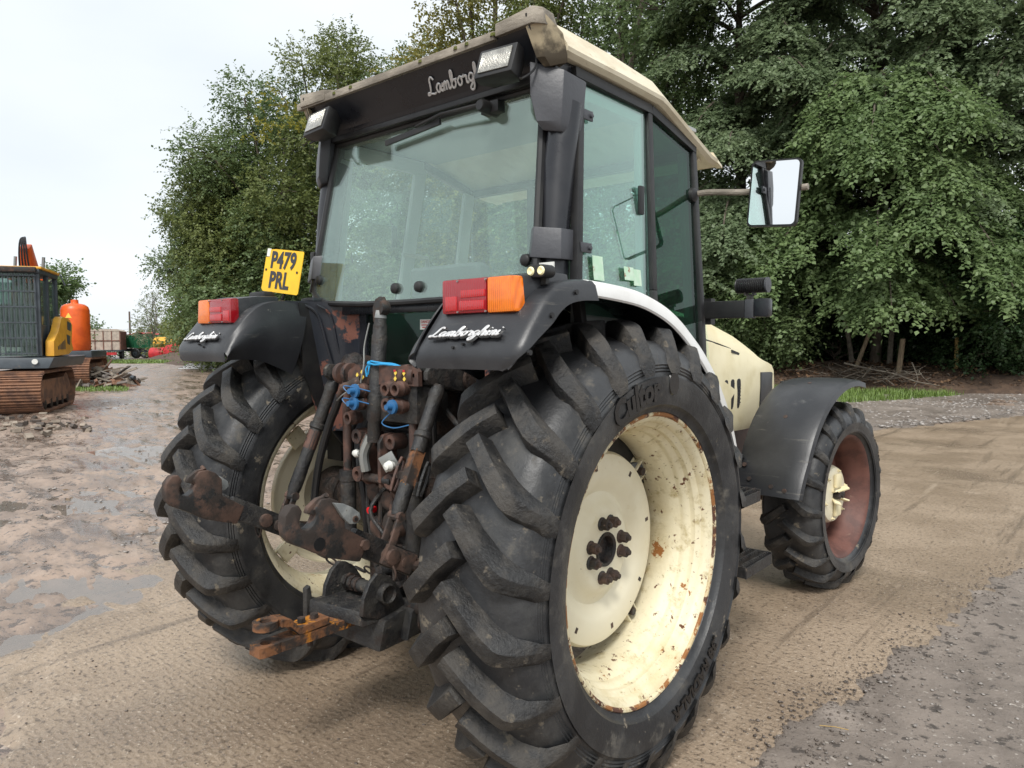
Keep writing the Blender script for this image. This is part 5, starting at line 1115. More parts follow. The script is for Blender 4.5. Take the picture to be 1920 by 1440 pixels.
def tree(name, label, base, H, rad, z0, lobes, sprays, nl, leaf, droop, m, seed, trunk=.18, group=None, top_taper=.45, bark='bark', cat='tree', squash=1., extra=()):
    """trunk, limbs and a crown of leaf sprays gathered in uneven lobes"""
    rs = np.random.RandomState(seed); x0, y0 = base; zb = bz(x0, y0) if bank_dist(np.array([x0]), np.array([y0]))[0] > -1 else gz(x0, y0)
    root = empty(name, (x0, y0, zb - .05)); tag(root, label, cat, group)
    C = []; 
    for k in range(lobes):
        f = (k + rs.rand()) / lobes; z = z0 + (H - z0) * (.06 + .88 * f); w_ = rad * (1 - (1 - top_taper) * max(0, (f - .35) / .65) ** 1.3) * (.75 + .25 * min(1, f / .15))
        a = rs.rand() * 6.283 + k * 2.4; rr = w_ * (.25 + .62 * rs.rand()); lr = rad * (.30 + .22 * rs.rand()) * (1 - .35 * f)
        C.append((rr * math.cos(a), rr * math.sin(a) * squash, min(z, H - lr * .6), lr))
    for c in extra: C.append(c)
    P = []; O = []; SH = []; wts = np.array([c[3] ** 2 for c in C]); cnt = (sprays * wts / wts.sum()).astype(int)
    for (cx_, cy_, cz_, lr), n in zip(C, cnt):
        u = rs.randn(n, 3); u /= np.linalg.norm(u, axis=1, keepdims=True); r_ = lr * (.35 + .75 * rs.rand(n) ** .55) * (1 + .25 * rs.randn(n) * .6)
        P.append(np.array([cx_, cy_, cz_]) + u * r_[:, None] * [1, 1, .85]); O.append(u); SH.append(np.full(n, rs.rand()))
    P = np.concatenate(P); O = np.concatenate(O); SH = np.concatenate(SH); ok = P[:, 2] > .15; P, O, SH = P[ok], O[ok], SH[ok]
    D = O * (1 - droop * .6) + np.array([0, 0, -droop]) + .45 * rs.randn(len(P), 3); D /= np.linalg.norm(D, axis=1, keepdims=True)
    o = leaves('crown', P, D, nl, leaf, droop, seed + 1, m, root, O, SH); o.parent = root
    tm = MB(); hz = z0 + (H - z0) * .55
    path = [(0, 0, 0)]
    for k in range(1, 7): path.append((.12 * k * rs.randn() * .5, .12 * k * rs.randn() * .5, hz * k / 6))
    pp = catmull(path, 3); tm.tube(pp, [trunk * (1.25 if i == 0 else 1) * (1 - .8 * i / len(pp)) + .015 for i in range(len(pp))], 9)
    for (cx_, cy_, cz_, lr) in C:
        zs = min(hz * .95, max(z0 * .5, cz_ * (.45 + .3 * rs.rand()))); i = min(int(zs / hz * (len(pp) - 1)), len(pp) - 1); s_ = pp[i]
        mid = ((s_[0] + cx_) / 2 + .2 * rs.randn(), (s_[1] + cy_) / 2 + .2 * rs.randn(), (zs + cz_) / 2 + .3)
        q = catmull([s_, mid, (cx_, cy_, cz_)], 3); tm.tube(q, [trunk * .42 * (1 - .75 * j / len(q)) + .008 for j in range(len(q))], 6)
        for _ in range(4):
            u = rs.randn(3); u /= np.linalg.norm(u); tm.tube([(cx_, cy_, cz_), (cx_ + u[0] * lr * .5, cy_ + u[1] * lr * .5, cz_ + u[2] * lr * .4 + .1), (cx_ + u[0] * lr, cy_ + u[1] * lr, cz_ + u[2] * lr * .8 - droop * .2)], [trunk * .12, trunk * .08, .006], 4)
    tm.build('trunk', bark, root, smooth=60)
    return root
def bough_tree(name, label, base, boughs, sprays, nl, leaf, droop, m, seed, trunk=.18, group=None, bark='bark', cat='tree', zmin=1.6):
    """a tree of arching, drooping boughs; boughs: (azimuth deg, start height, length, rise, drop, fan width)"""
    rs = np.random.RandomState(seed); x0, y0 = base; zb = bz(x0, y0); root = empty(name, (x0, y0, zb - .05)); tag(root, label, cat, group)
    tm = MB(); H = max(b_[1] + b_[3] for b_ in boughs); pp = catmull([(0, 0, 0), (.1, .05, H * .3), (-.1, .1, H * .6), (.05, 0, H * .95)], 5)
    tm.tube(pp, [trunk * (1 - .85 * i / len(pp)) + .012 for i in range(len(pp))], 9); P = []; D = []; O = []; SH = []
    wt = np.array([b_[2] * b_[5] for b_ in boughs]); cnt = (sprays * wt / wt.sum()).astype(int)
    for (az, zs, Lb, rise, drop, fan), n in zip(boughs, cnt):
        a = R(az); dr = np.array([math.cos(a), math.sin(a), 0]); lt = np.array([-dr[1], dr[0], 0]); t = .22 + .80 * rs.rand(n) ** .8; u = rs.randn(n) * .5; u = np.clip(u, -1.2, 1.2)
        w_ = fan * np.sin(np.clip(t, 0, 1) * 2.6) ** .7
        p_ = dr * (Lb * t)[:, None] + lt * (u * w_)[:, None]; p_[:, 2] = zs + rise * np.sin(t * 1.7) - drop * t ** 2.2 - .35 * fan * np.abs(u) ** 1.5 + .10 * rs.randn(n) - .25 * rs.rand(n)
        P.append(p_); o_ = dr * .7 + lt * u[:, None] * .8; o_[:, 2] += .5; O.append(o_ / np.linalg.norm(o_, axis=1, keepdims=True)); SH.append(np.clip(.35 + .5 * rs.rand() + .25 * (t - .6), 0, 1))  # SH rises toward bough tips: brighter outer sprays put into the leaf colour
        d_ = dr * .75 + lt * (u * .9)[:, None] + .25 * rs.randn(n, 3); d_[:, 2] -= droop * (.2 + t); D.append(d_ / np.linalg.norm(d_, axis=1, keepdims=True))
        tt = np.linspace(0, 1, 8); q = [tuple(dr * Lb * k + np.array([0, 0, zs + rise * math.sin(k * 1.7) - drop * k ** 2.2])) for k in tt]; tm.tube(q, [trunk * .34 * (1 - .9 * k) + .006 for k in tt], 6)
    P, D, O, SH = map(np.concatenate, (P, D, O, SH)); ok = P[:, 2] > zmin; o = leaves('crown', P[ok], D[ok], nl, leaf, droop, seed + 1, m, root, O[ok], SH[ok], spread=.42); o.parent = root
    tm.build('trunk', bark, root, smooth=60); return root
rsb = np.random.RandomState(5)
def ring_boughs(n, z0, z1, L0, L1, az0=-150, az1=-15, drop=1.2, fan=.9, full=.25):
    o = []
    for k in range(n):
        f = k / (n - 1); az = az0 + (az1 - az0) * rsb.rand() if rsb.rand() > full else rsb.rand() * 360
        L = (L0 + (L1 - L0) * f) * (.75 + .5 * rsb.rand()); o.append((az, z0 + (z1 - z0) * f, L, L * (.25 + .2 * rsb.rand()), drop * L * (.35 + .35 * rsb.rand()), fan * (.7 + .6 * rsb.rand())))
    return o
G1 = 'tall trees of the wood behind the tractor'
bough_tree('lime_tree', 'spreading tree with drooping pale green sprays above the fence posts', (-3.9, 22.6), ring_boughs(36, 2.4, 8.2, 4.6, 3.4, drop=1.3, fan=.95), 12000, 11, .140, .6, 'leaf_lime', 101, .17, G1)
bough_tree('beech_tree', 'tall grey-green tree hanging over the drooping tree', (-4.6, 24.6), ring_boughs(40, 6.2, 16.5, 5.2, 3.2, drop=1.0, fan=1.1), 12000, 11, .130, .5, 'leaf_grey', 105, .26, G1)
bough_tree('beech_tree', 'tall dark tree rising behind the door mirror', (-8.8, 23.4), ring_boughs(46, 1.8, 17, 4.8, 3.2, drop=.9, fan=1.1), 12500, 11, .128, .45, 'leaf_grey', 111, .24, G1)
bough_tree('beech_tree', 'tall dark tree filling the right edge of the wood', (-.3, 25.6), ring_boughs(46, 2.2, 17, 5.0, 3.4, drop=.9, fan=1.1, az0=-170, az1=-30), 12500, 11, .128, .45, 'leaf_grey', 121, .24, G1)
tree('dense_tree', 'high dark tree showing just above the cab roof front', (-13.2, 22.6), 18, 4.6, 3.0, 20, 6000, 9, .15, .35, 'leaf_dark', 131, .25, G1)
tree('autumn_tree', 'yellowing tree with open brown-tinged crown above the cab roof', (-20.6, 22.8), 19.5, 4.4, 3.5, 20, 5600, 8, .15, .25, 'leaf_autumn', 141, .24, G1)
tree('dense_tree', 'slender olive tree beside the yellowing one, behind the cab', (-17.2, 23.8), 18.0, 3.8, 3.0, 16, 4600, 8, .155, .25, 'leaf_olive', 146, .22, G1)
tree('dense_tree', 'two-topped tree showing left of the cab roof lamp', (-28.6, 20.3), 16.8, 4.2, .8, 26, 9800, 8, .15, .2, 'leaf_olive', 151, .2, G1, top_taper=.5)
tree('dense_tree', 'broad dark green tree behind the yellow number plate', (-32.0, 18.8), 14.6, 4.7, .4, 30, 12500, 8, .15, .25, 'leaf_dark', 161, .22, G1)
tree('dense_tree', 'lower leftmost tree of the wood with a branch reaching left', (-36.6, 19.2), 11.0, 3.9, .4, 24, 8600, 8, .16, .3, 'leaf_grey', 171, .18, G1, extra=((-2.6, -1.8, 5.0, 1.0), (-3.6, -2.4, 5.6, .7), (-2.0, -1.2, 6.2, 1.1)))
tree('dense_tree', 'rounded mid green tree between the number plate and the cab', (-25.4, 22.2), 15.0, 4.3, .6, 24, 8200, 8, .15, .25, 'leaf_grey', 156, .2, G1)
tree('dense_tree', 'mid green tree left of the number plate against the sky', (-34.5, 18.0), 12.0, 3.6, .4, 22, 7600, 8, .15, .25, 'leaf_olive', 166, .2, G1)
tree('scrub_tree', 'yellow-green scrub at the foot of the leftmost tree', (-42.0, 21.0), 5.0, 2.3, .2, 12, 2200, 8, .17, .3, 'leaf_olive', 181, .1, None, cat='shrub')
tree('dense_tree', 'deep shaded tree at the back of the wood, left of the drooping tree', (-9.2, 30.5), 17, 5.0, .5, 18, 4200, 8, .19, .3, 'leaf_dark', 191, .25, G1)
tree('dense_tree', 'deep shaded tree at the back of the wood, right of the drooping tree', (-3.4, 31.5), 18, 5.2, .5, 18, 4200, 8, .19, .3, 'leaf_dark', 201, .25, G1)
tree('dense_tree', 'back tree of the wood seen through the cab windows', (-16, 29), 16, 5.0, .5, 18, 3600, 8, .19, .3, 'leaf_dark', 211, .25, G1)
tree('dense_tree', 'back tree of the wood seen left through the rear window', (-24, 26), 14, 4.6, .5, 16, 3400, 8, .19, .3, 'leaf_dark', 221, .22, G1)
tree('ivy_bush', 'dark glossy bush at the right edge behind the gravel', (-.1, 21.9), 4.2, 2.3, .0, 14, 4200, 8, .10, .3, 'leaf_ivy', 231, .07, None, cat='bush')
tree('ivy_bush', 'low dark bush in the shade right of the thin post', (-1.5, 23.2), 3.0, 1.9, .0, 10, 2400, 8, .11, .3, 'leaf_ivy', 241, .06, None, cat='bush')
tree('bramble_bush', 'dark bramble growing behind the tractor bonnet', (-7.2, 20.2), 3.0, 2.2, .0, 12, 3400, 8, .11, .45, 'leaf_dark', 251, .06, None, cat='bush')
tree('bramble_bush', 'shaded bramble under the drooping tree behind the brushwood', (-5.2, 23.4), 2.6, 2.4, .0, 12, 2600, 8, .12, .4, 'leaf_ivy', 261, .06, None, cat='bush')
tree('bramble_bush', 'light green bramble hanging behind the lamp arm', (-9.6, 19.6), 3.6, 2.2, .0, 12, 3000, 8, .12, .5, 'leaf_lime', 271, .06, None, cat='bush')
for k, (x, y, lb) in enumerate(((-6.4, 27.0, 'dark undergrowth in the wood behind the slanting stem'), (-2.2, 28.0, 'dark undergrowth in the wood behind the thin post'), (-10.5, 26.5, 'dark undergrowth in the wood behind the bonnet'), (1.4, 26.5, 'dark undergrowth in the wood at the right edge'))):
    tree('undergrowth_bush', lb, (x, y), 3.6, 3.0, .0, 12, 2400, 8, .16, .3, 'leaf_ivy', 500 + 10 * k, .06, None, cat='bush')
tree('field_tree', 'round green tree standing behind the excavators', (-58.6, 17.0), 7.2, 2.5, .6, 14, 2600, 8, .22, .2, 'leaf_lime', 281, .14, None)
tree('birch_tree', 'thin pale half-bare tree behind the green trailer', (-71.0, 29.6), 7.2, 2.0, 2.0, 12, 420, 6, .16, .2, 'leaf_pale', 291, .10, None, bark='bark_pale')
tree('hedge_bush', 'low hedge bush beyond the red machinery', (-63, 29.0), 3.4, 2.6, .0, 8, 1100, 8, .24, .2, 'leaf_olive', 301, .06, None, cat='bush')
tree('hedge_bush', 'low hedge bush beyond the green trailer', (-88, 38), 4.0, 4.2, .0, 8, 1200, 8, .30, .2, 'leaf_olive', 311, .06, None, cat='bush')
tree('hedge_bush', 'low hedge bush to the left of the stock trailer', (-84, 27), 3.4, 4.2, .0, 8, 1200, 8, .30, .2, 'leaf_grey', 321, .06, None, cat='bush')
for par, pts in (('broad dark green tree behind the yellow number plate', ((-26.5, 15.6, 12.0, .55), (-27.2, 15.4, 10.9, .45), (-25.4, 16.0, 11.2, .4))), ('two-topped tree showing left of the cab roof lamp', ((-23.7, 17.2, 9.6, .5), (-22.6, 17.8, 10.6, .4)))):
    t_ = [o_ for o_ in S.objects if o_.get('label') == par][0]; lo_ = np.array(t_.location); rs = np.random.RandomState(len(par)); P0 = np.concatenate([np.array(q_[:3]) - lo_ + rs.randn(22, 3) * q_[3] * .7 for q_ in pts]); D0 = rs.randn(len(P0), 3); D0 /= np.linalg.norm(D0, axis=1, keepdims=True)
    leaves('yellowing_sprays', P0, D0, 7, .15, .2, 9, 'leaf_yellow', t_, D0).parent = t_
# a few yellow leaves and the litter below
q = spots(14000, [(4, 21), (-.5, 20.0), (-3.2, 19.2), (-6.5, 18.3), (-10, 17.9), (-16, 17.6), (-15, 22), (-6, 24), (4, 26)], 401)
zz = np.array([bz(a, b) for a, b in q]); rs = np.random.RandomState(402); n = len(q); a_ = rs.randn(n, 3) * [1, 1, .35]; a_ /= np.linalg.norm(a_, axis=1, keepdims=True); b_ = np.cross(a_, rs.randn(n, 3) * .4 + [0, 0, 1]); b_ /= np.linalg.norm(b_, axis=1, keepdims=True)
P = np.column_stack([q, zz + .01 + .05 * rs.rand(n)]); s_ = (.05 + .07 * rs.rand(n))[:, None]
V = np.stack([P, P + a_ * s_ * .5 + b_ * s_ * .35, P + a_ * s_, P + a_ * s_ * .5 - b_ * s_ * .35], 1).reshape(-1, 3)
tag(raw_mesh('leaf_litter', V, np.arange(len(V)).reshape(-1, 4), 'leaf_dead', rs.rand(n)), 'brown fallen leaves covering the bank under the trees', 'leaves', kind='stuff')
# fence posts
mat('post_wood', (.26, .20, .13), .85, col2=(.16, .12, .08), scale=10, bump=.6, bscale=30, aniso=(3, 3, .6)); mat('post_new', (.42, .29, .11), .8, col2=(.32, .21, .08), scale=10, bump=.4, bscale=30)
for nm, (x, y), h, lean, r_, mt, lb in (('fence_post', (-2.75, 20.4), .98, (.10, .02), .075, 'post_wood', 'stout leaning weathered post beside the brushwood'), ('fence_post', (-1.50, 21.4), .92, (.0, .0), .055, 'post_new', 'thin upright yellowish post at the right of the bank'), ('fence_post', (-4.0, 20.7), 1.15, (.42, .05), .06, 'post_wood', 'grey post leaning hard over behind the brushwood')):
    z = bz(x, y) - .15; m = MB().tube([(0, 0, 0), (lean[0] * .5, lean[1] * .5, (h + .15) * .5), (lean[0], lean[1], h + .15)], [r_, r_, r_ * .96], 10); o = m.build(nm, mt, None, bevel=.008); o.location = (x, y, z); tag(o, lb, 'post', 'old fence posts on the bank')
# brushwood
BW = empty('brushwood_heap', (-3.3, 19.5, bz(-3.3, 19.5))); tag(BW, 'tangled heap of dead brown branches lying on the bank', 'brushwood')
rs = np.random.RandomState(77)
for k in range(90):
    a0 = rs.rand() * 6.28; L = .5 + 1.3 * rs.rand(); c = np.array([rs.randn() * .75, rs.randn() * .32, .05 + .30 * rs.rand()]); d = np.array([math.cos(a0), math.sin(a0) * .5, .22 * rs.randn()])
    q = [tuple(c - d * L / 2), tuple(c + .07 * rs.randn(3)), tuple(c + d * L / 2 + [0, 0, .08 * rs.randn()])]; r0 = .006 + .014 * rs.rand() ** 2
    MB().tube(catmull(q, 3), [r0 * (1 - .1 * i) for i in range(7)], 5).build('branch', 'bark' if k % 3 else 'bark_pale', BW)
o = MB().tube(catmull([(-.6, 0, .55), (.1, -.1, .40), (.7, -.25, .30), (1.3, -.5, .12), (1.9, -.75, .04)], 4), [.028 - .0012 * i for i in range(17)], 7).build('dead_limb', 'bark_pale', None); o.location = (-3.3, 19.4, bz(-3.3, 19.4)); tag(o, 'long bare pale limb lying across the bank down to the stones', 'branch')
# trunks glimpsed under the drooping tree
for x, y, lx, r_, lb in ((-4.4, 22.0, -.5, .085, 'left slanting stem under the drooping tree'), (-3.4, 22.2, .15, .09, 'upright stem under the drooping tree')):
    o = MB().tube(catmull([(0, 0, -.1), (lx * .3, 0, .9), (lx, .1, 2.4), (lx * 1.2, .2, 4)], 4), [r_ * (1 - .04 * i) for i in range(13)], 9).build('tree_stem', 'bark_pale', None); o.location = (x, y, bz(x, y)); tag(o, lb, 'tree stem')
# shed glimpsed through the trees
mat('shed_wall', (.52, .53, .50), .6, wave=(6, 'X', 1.)); mat('shed_green', (.03, .09, .06), .5)
SH = empty('shed', (-13.2, 33.5, .6), R(40.5)); tag(SH, 'pale corrugated shed with dark green gutter glimpsed behind the trees', 'shed')
MB().box((-7, 0, 0), (5, 6, 3.3)).build('wall', 'shed_wall', SH); MB().box((-7.2, -.25, 3.32), (5.2, -.1, 3.55)).build('gutter', 'shed_green', SH)
MB().loft([[(-7.2, -.15, 3.58), (-7.2, 3, 5.0), (-7.2, 6.2, 3.58), (-7.2, 6.2, 3.5), (-7.2, 3, 4.9), (-7.2, -.15, 3.5)], [(5.2, -.15, 3.58), (5.2, 3, 5.0), (5.2, 6.2, 3.58), (5.2, 6.2, 3.5), (5.2, 3, 4.9), (5.2, -.15, 3.5)]]).build('roof', 'shed_wall', SH, smooth=0)
# ================================================================ machines at the far side of the yard
mat('orange_paint', (.75, .12, .015), .4, col2=(.62, .09, .012), scale=3, layers=[((.18, .07, .03), 6, .66, .72, .7)]); mat('yellow_paint', (.74, .38, .035), .42, col2=(.62, .30, .03), scale=3, layers=[((.15, .09, .04), 6, .66, .72, .7)])
mat('slate_paint', (.055, .068, .080), .42, col2=(.04, .05, .06), scale=3, layers=[((.13, .11, .09), 5, .62, .75, .7)]); mat('track_rust', (.24, .12, .068), .8, col2=(.12, .065, .045), scale=4, layers=[((.33, .20, .13), 9, .62, .72, .8)], bump=.5, bscale=20)
mat('beige_board', (.46, .40, .33), .7, col2=(.36, .31, .26), scale=3); mat('brown_board', (.17, .075, .05), .7, col2=(.12, .055, .04), scale=3); mat('green_paint', (.018, .12, .055), .45, col2=(.014, .09, .045), scale=3); mat('farm_red', (.50, .025, .03), .45, col2=(.36, .02, .025), scale=3)
mat('rubble', (.30, .25, .20), .85, col2=(.17, .14, .11), scale=4, bump=.8, bscale=20); mat('galvanised', (.50, .52, .53), .5, metal=.5, col2=(.40, .41, .42), scale=8); mat('pole_wood', (.12, .09, .07), .8)
glass_mat('cab_glass', (.45, .55, .52), .10, 1.1)
def track(root, x0, x1, L, h, npad, phase=0.):
    """a crawler track: pads as parts, frame and rollers inside"""
    t = empty('crawler_track', parent=root); r_ = h / 2 - .03; s = L - 2 * r_ - .06; per = 2 * s + 2 * math.pi * r_; w_ = per / npad * .94; m = MB()
    m.box((x0, -w_ / 2, -.018), (x1, w_ / 2, .012))
    for k in (-.36, -.0, .33): m.box((x0, k * w_ - .012, .012), (x1, k * w_ + .012, .045))
    for xx in (.42, .58): m.box((x0 + (x1 - x0) * xx - .03, -w_ * .2, .012), (x0 + (x1 - x0) * xx + .03, w_ * .2, .02))
    me = m.mesh('track_pad', 0); me.materials.append(MATS['track_rust'])
    for i in range(npad):
        d = (i + phase) / npad * per; y0 = r_ + .03
        if d < s: y, z, a = y0 + d, h - .045, 0
        elif d < s + math.pi * r_: a = (d - s) / r_; y, z = y0 + s + (r_ - .015) * math.sin(a), h / 2 + (r_ - .015) * math.cos(a)
        elif d < 2 * s + math.pi * r_: y, z, a = y0 + s - (d - s - math.pi * r_), .045, math.pi
        else: a = math.pi + (d - 2 * s - math.pi * r_) / r_; y, z = y0 + (r_ - .015) * math.sin(a), h / 2 + (r_ - .015) * math.cos(a)
        o = obj('track_pad', me, None, t); o.location = (0, y, z); o.rotation_euler = (-a, 0, 0)
    xm, wd = (x0 + x1) / 2, (x1 - x0)
    MB().loft([[(xm - wd * .25, r_ * 1.3, .18), (x1 - .06, r_ * 1.3, .18), (x1 - .10, r_ * 1.3, h - .22), (xm - wd * .25, r_ * 1.3, h - .22)], [(xm - wd * .25, L - r_ * 1.3, .18), (x1 - .06, L - r_ * 1.3, .18), (x1 - .10, L - r_ * 1.3, h - .22), (xm - wd * .25, L - r_ * 1.3, h - .22)]]).build('track_frame', 'track_rust', t)
    for y in (r_ + .03, L - r_ - .03): MB().lathe([(x0 + .15, .0), (x0 + .15, r_ - .10), (x1 - .12, r_ - .10), (x1 - .08, r_ * .5), (x1 - .05, 0)], (0, y, h / 2), 'x', 20).build('idler', 'track_rust', t)
    for k in range(5): MB().lathe([(x0 + .2, .0), (x0 + .2, .11), (x1 - .06, .11), (x1 - .04, .0)], (0, r_ * 1.5 + k * (L - 3 * r_) / 4, .17), 'x', 12).build('roller', 'greasy', t)
    return t
EX = empty('excavator', (-15.87, 3.18, 0), R(60.5)); tag(EX, 'grey and yellow tracked excavator with barred cab at the left edge', 'excavator')
track(EX, -1.02, 0, 3.5, .95, 38, .3)
MB().box((-2.6, .9, .55), (-1.02, 2.8, .9)).build('undercarriage', 'slate_paint', EX)
MB().loft([[(-2.9, .35, 1.0), (.10, .35, 1.0), (.20, .45, 1.25), (-2.9, .35, 1.27)], [(-2.9, 3.9, 1.0), (.12, 3.9, 1.0), (.20, 3.9, 1.25), (-2.9, 3.9, 1.27)]]).build('turntable_deck', 'slate_paint', EX, bevel=.05)
CB = empty('excavator_cab', parent=EX)
x0, x1, y0, y1, z0, z1 = -1.36, -.10, .55, 2.15, 1.28, 3.12
for x, y in ((x0, y0), (x1, y0), (x0, y1), (x1, y1), (x1, y0 + .75)): MB().box((x - .05, y - .05, z0), (x + .05, y + .05, z1)).build('cab_post', 'slate_paint', CB, bevel=.015)
MB().box((x0 - .07, y0 - .10, z1), (x1 + .07, y1 + .07, z1 + .10)).build('cab_roof', 'slate_paint', CB, bevel=.04); MB().box((x0 - .08, y0 - .02, z1 + .10), (x1 + .10, y1 + .10, z1 + .16)).build('roof_guard', 'yellow_paint', CB, bevel=.03); MB().box((x0 - .1, y0 - .22, z1 + .02), (x1 + .02, y0 - .10, z1 + .13)).build('visor', 'rust', CB, bevel=.02)
MB().box((x0, y0 + .02, z0), (x1, y0 + .035, z1)).build('windscreen', 'cab_glass', CB); MB().box((x1 - .02, y0 + .1, z0 + .7), (x1 - .005, y1 - .1, z1 - .12)).build('side_window', 'cab_glass', CB); MB().box((x0, y1 - .03, z0 + .7), (x1, y1 - .01, z1 - .1)).build('back_window', 'cab_glass', CB)
MB().box((x1 - .03, y0 + .05, z0), (x1 + .0, y1 - .05, z0 + .7)).build('door_panel', 'slate_paint', CB); MB().box((x0 + .3, y0 + .7, z0 + .2), (x1 - .3, y0 + 1.3, z0 + 1.2)).build('seat', 'seat', CB, bevel=.08); MB().box((x1 - .5, y0 + .05, z0 + 1.45), (x1 - .28, y0 + .055, z0 + 1.72)).build('notice', 'label_white', CB); MB().box((x1 - .44, y0 + .045, z0 + 1.55), (x1 - .34, y0 + .049, z0 + 1.66)).build('notice_mark', 'orange_paint', CB)
for k in range(13): x = x0 + .03 + k * (x1 - x0 - .06) / 12; MB().bar((x, y0 - .10, z0 + .02), (x, y0 - .10, z1 - .02), .022, .022, up=(0, 1, 0)).build('guard_bar', 'slate_paint', CB, smooth=0)
for k in range(6): z = z0 + .06 + k * (z1 - z0 - .12) / 5; MB().bar((x0, y0 - .125, z), (x1, y0 - .125, z), .022, .026).build('guard_rail', 'slate_paint', CB, smooth=0)
yp = [(.62, 1.27), (.66, 1.62), (1.15, 1.86), (1.45, 2.15), (1.62, 2.20), (2.3, 2.16), (2.6, 2.02), (2.45, 1.60), (2.62, 1.40), (2.1, 1.29)]
MB().prism(yp, 'x', -.02, .16).build('side_cowl', 'yellow_paint', EX, bevel=.03); MB().prism([(2.0, 2.10), (2.4, 2.06), (2.35, 1.86), (2.0, 1.90)], 'x', .161, .166).build('cowl_vent', 'slate_paint', EX, smooth=0); MB().prism([(1.9, 1.78), (2.25, 1.74), (2.2, 1.52), (1.95, 1.56)], 'x', .161, .166).build('cowl_vent', 'slate_paint', EX, smooth=0)
for k in range(6): MB().box((.161, 1.0 + k * .13, 1.42), (.166, 1.07 + k * .13, 1.5 + .03 * k)).build('cowl_slot', 'slate_paint', EX, smooth=0)
MB().box((-.9, 2.4, 1.28), (-.12, 3.6, 1.9)).build('engine_cover', 'slate_paint', EX, bevel=.05)
MB().tube([(-.16, .36, 1.16), (-.16, .32, 1.16)], .06, 10).build('deck_lamp', 'label_white', EX)
# orange machine behind it
EO = empty('orange_excavator', (-25.26, 7.47, 0), R(60.5)); tag(EO, 'orange tracked excavator standing behind the grey barred cab', 'excavator')
track(EO, -.92, 0, 3.8, 1.05, 36, .1)
MB().box((-2.6, .6, 1.05), (.0, 3.6, 1.3)).build('turntable_deck', 'slate_paint', EO, bevel=.04)
pr = [(0, .42), (.06, .46), (1.45, .46), (1.58, .42), (1.66, .32), (1.70, .13), (1.72, .12), (1.82, .12), (1.84, .0)]
MB().lathe([(1.28, .0)] + [(1.28 + a, r_) for a, r_ in pr], (-.56, 1.1, 0), 'z', 28).build('rounded_housing', 'orange_paint', EO, smooth=40)
MB().prism([(-.58, 2.45), (-.78, 2.45), (-.68, 2.63)], 'y', .64, .66).build('warning_triangle', 'yellow_pip', EO, smooth=0)
bm_ = MB(); bm_.loft([[(-2.10, 1.2, 1.4), (-1.50, 1.2, 1.4), (-1.50, 1.9, 1.4), (-2.10, 1.9, 1.4)], [(-2.05, .6, 3.6), (-1.55, .6, 3.6), (-1.55, 1.2, 3.9), (-2.05, 1.2, 3.9)], [(-1.95, .1, 4.75), (-1.65, .1, 4.75), (-1.65, .5, 4.95), (-1.95, .5, 4.95)]]); bm_.build('boom', 'orange_paint', EO, bevel=.03)
for x in (-2.22, -1.4):
    MB().tube([(x, .5, 1.5), (x + .03, .35, 3.5)], .10, 12).build('boom_ram', 'orange_paint', EO); MB().tube([(x + .03, .35, 3.5), (x + .12, .3, 4.5)], .05, 10).build('ram_rod', 'zinc', EO)
    MB().box((x - .09, .2, 3.7), (x + .09, .5, 4.1)).build('ram_clamp', 'orange_paint', EO, bevel=.02)
for k in range(4): MB().tube(catmull([(-1.95 + .1 * k, .3, 3.6), (-1.92 + .08 * k, .0, 4.4), (-1.86 + .05 * k, -.05, 5.0), (-1.80, .3, 5.15)], 4), .03, 6).build('hydraulic_hose', 'hose', EO)
MB().tube([(-1.40, .9, 3.55), (-.95, .9, 4.0), (-.8, .9, 3.6)], .035, 6).build('hand_rail', 'slate_paint', EO)
# rubble heap
RH = empty('rubble_heap', (-26.2, 8.2, 0)); tag(RH, 'heap of broken slabs, planks and rubble beside the orange machine', 'rubble'); rs = np.random.RandomState(9)
for k in range(150):
    a0 = rs.rand() * 6.28; r_ = 1.15 * rs.rand() ** .7; h = max(.02, .7 * (1 - r_ / 1.2)) * rs.rand() ** .5; s = np.array([.07 + .20 * rs.rand(), .05 + .15 * rs.rand(), .03 + .09 * rs.rand()])
    if k % 6 == 0: s = np.array([.5 + .5 * rs.rand(), .06, .04])
    v = [(sx * s[0] * (.8 + .3 * rs.rand()), sy * s[1] * (.8 + .3 * rs.rand()), sz * s[2] * (.8 + .3 * rs.rand())) for sz in (-.5, .5) for sy in (-1, 1) for sx in (-1, 1)]
    m = MB().add(v, [(0, 2, 3, 1), (4, 5, 7, 6), (0, 1, 5, 4), (2, 6, 7, 3), (0, 4, 6, 2), (1, 3, 7, 5)]); m.xf(Matrix.Translation((r_ * math.cos(a0) * 1.1, r_ * math.sin(a0), h + .05)) @ Matrix.Rotation(a0 * 3, 4, 'Z') @ Matrix.Rotation(.7 * rs.randn(), 4, 'X') @ Matrix.Rotation(.5 * rs.randn(), 4, 'Y'))
    m.build('broken_piece', ['rubble', 'stone', 'bark_pale', 'rubble', 'track_rust'][k % 5], RH, smooth=0)
MB().tube([(.4, .5, .4), (.9, .8, .3)], .08, 12).build('pipe', 'slate_paint', RH)
RS = empty('rubble_strip', (-14.2, 2.3, 0)); tag(RS, 'low scatter of broken stone in front of the near crawler track', 'rubble')
for k in range(70):
    s = .015 + .05 * rs.rand(3) * [1.4, 1, .5]; m = MB().box(tuple(-s), tuple(s)); m.xf(Matrix.Translation((rs.randn() * 1.1, rs.randn() * .45, .02)) @ Matrix.Rotation(rs.rand() * 6, 4, 'Z') @ Matrix.Rotation(rs.randn() * .5, 4, 'X')); m.build('broken_piece', ['rubble', 'clod', 'rubble'][k % 3], RS, smooth=0)
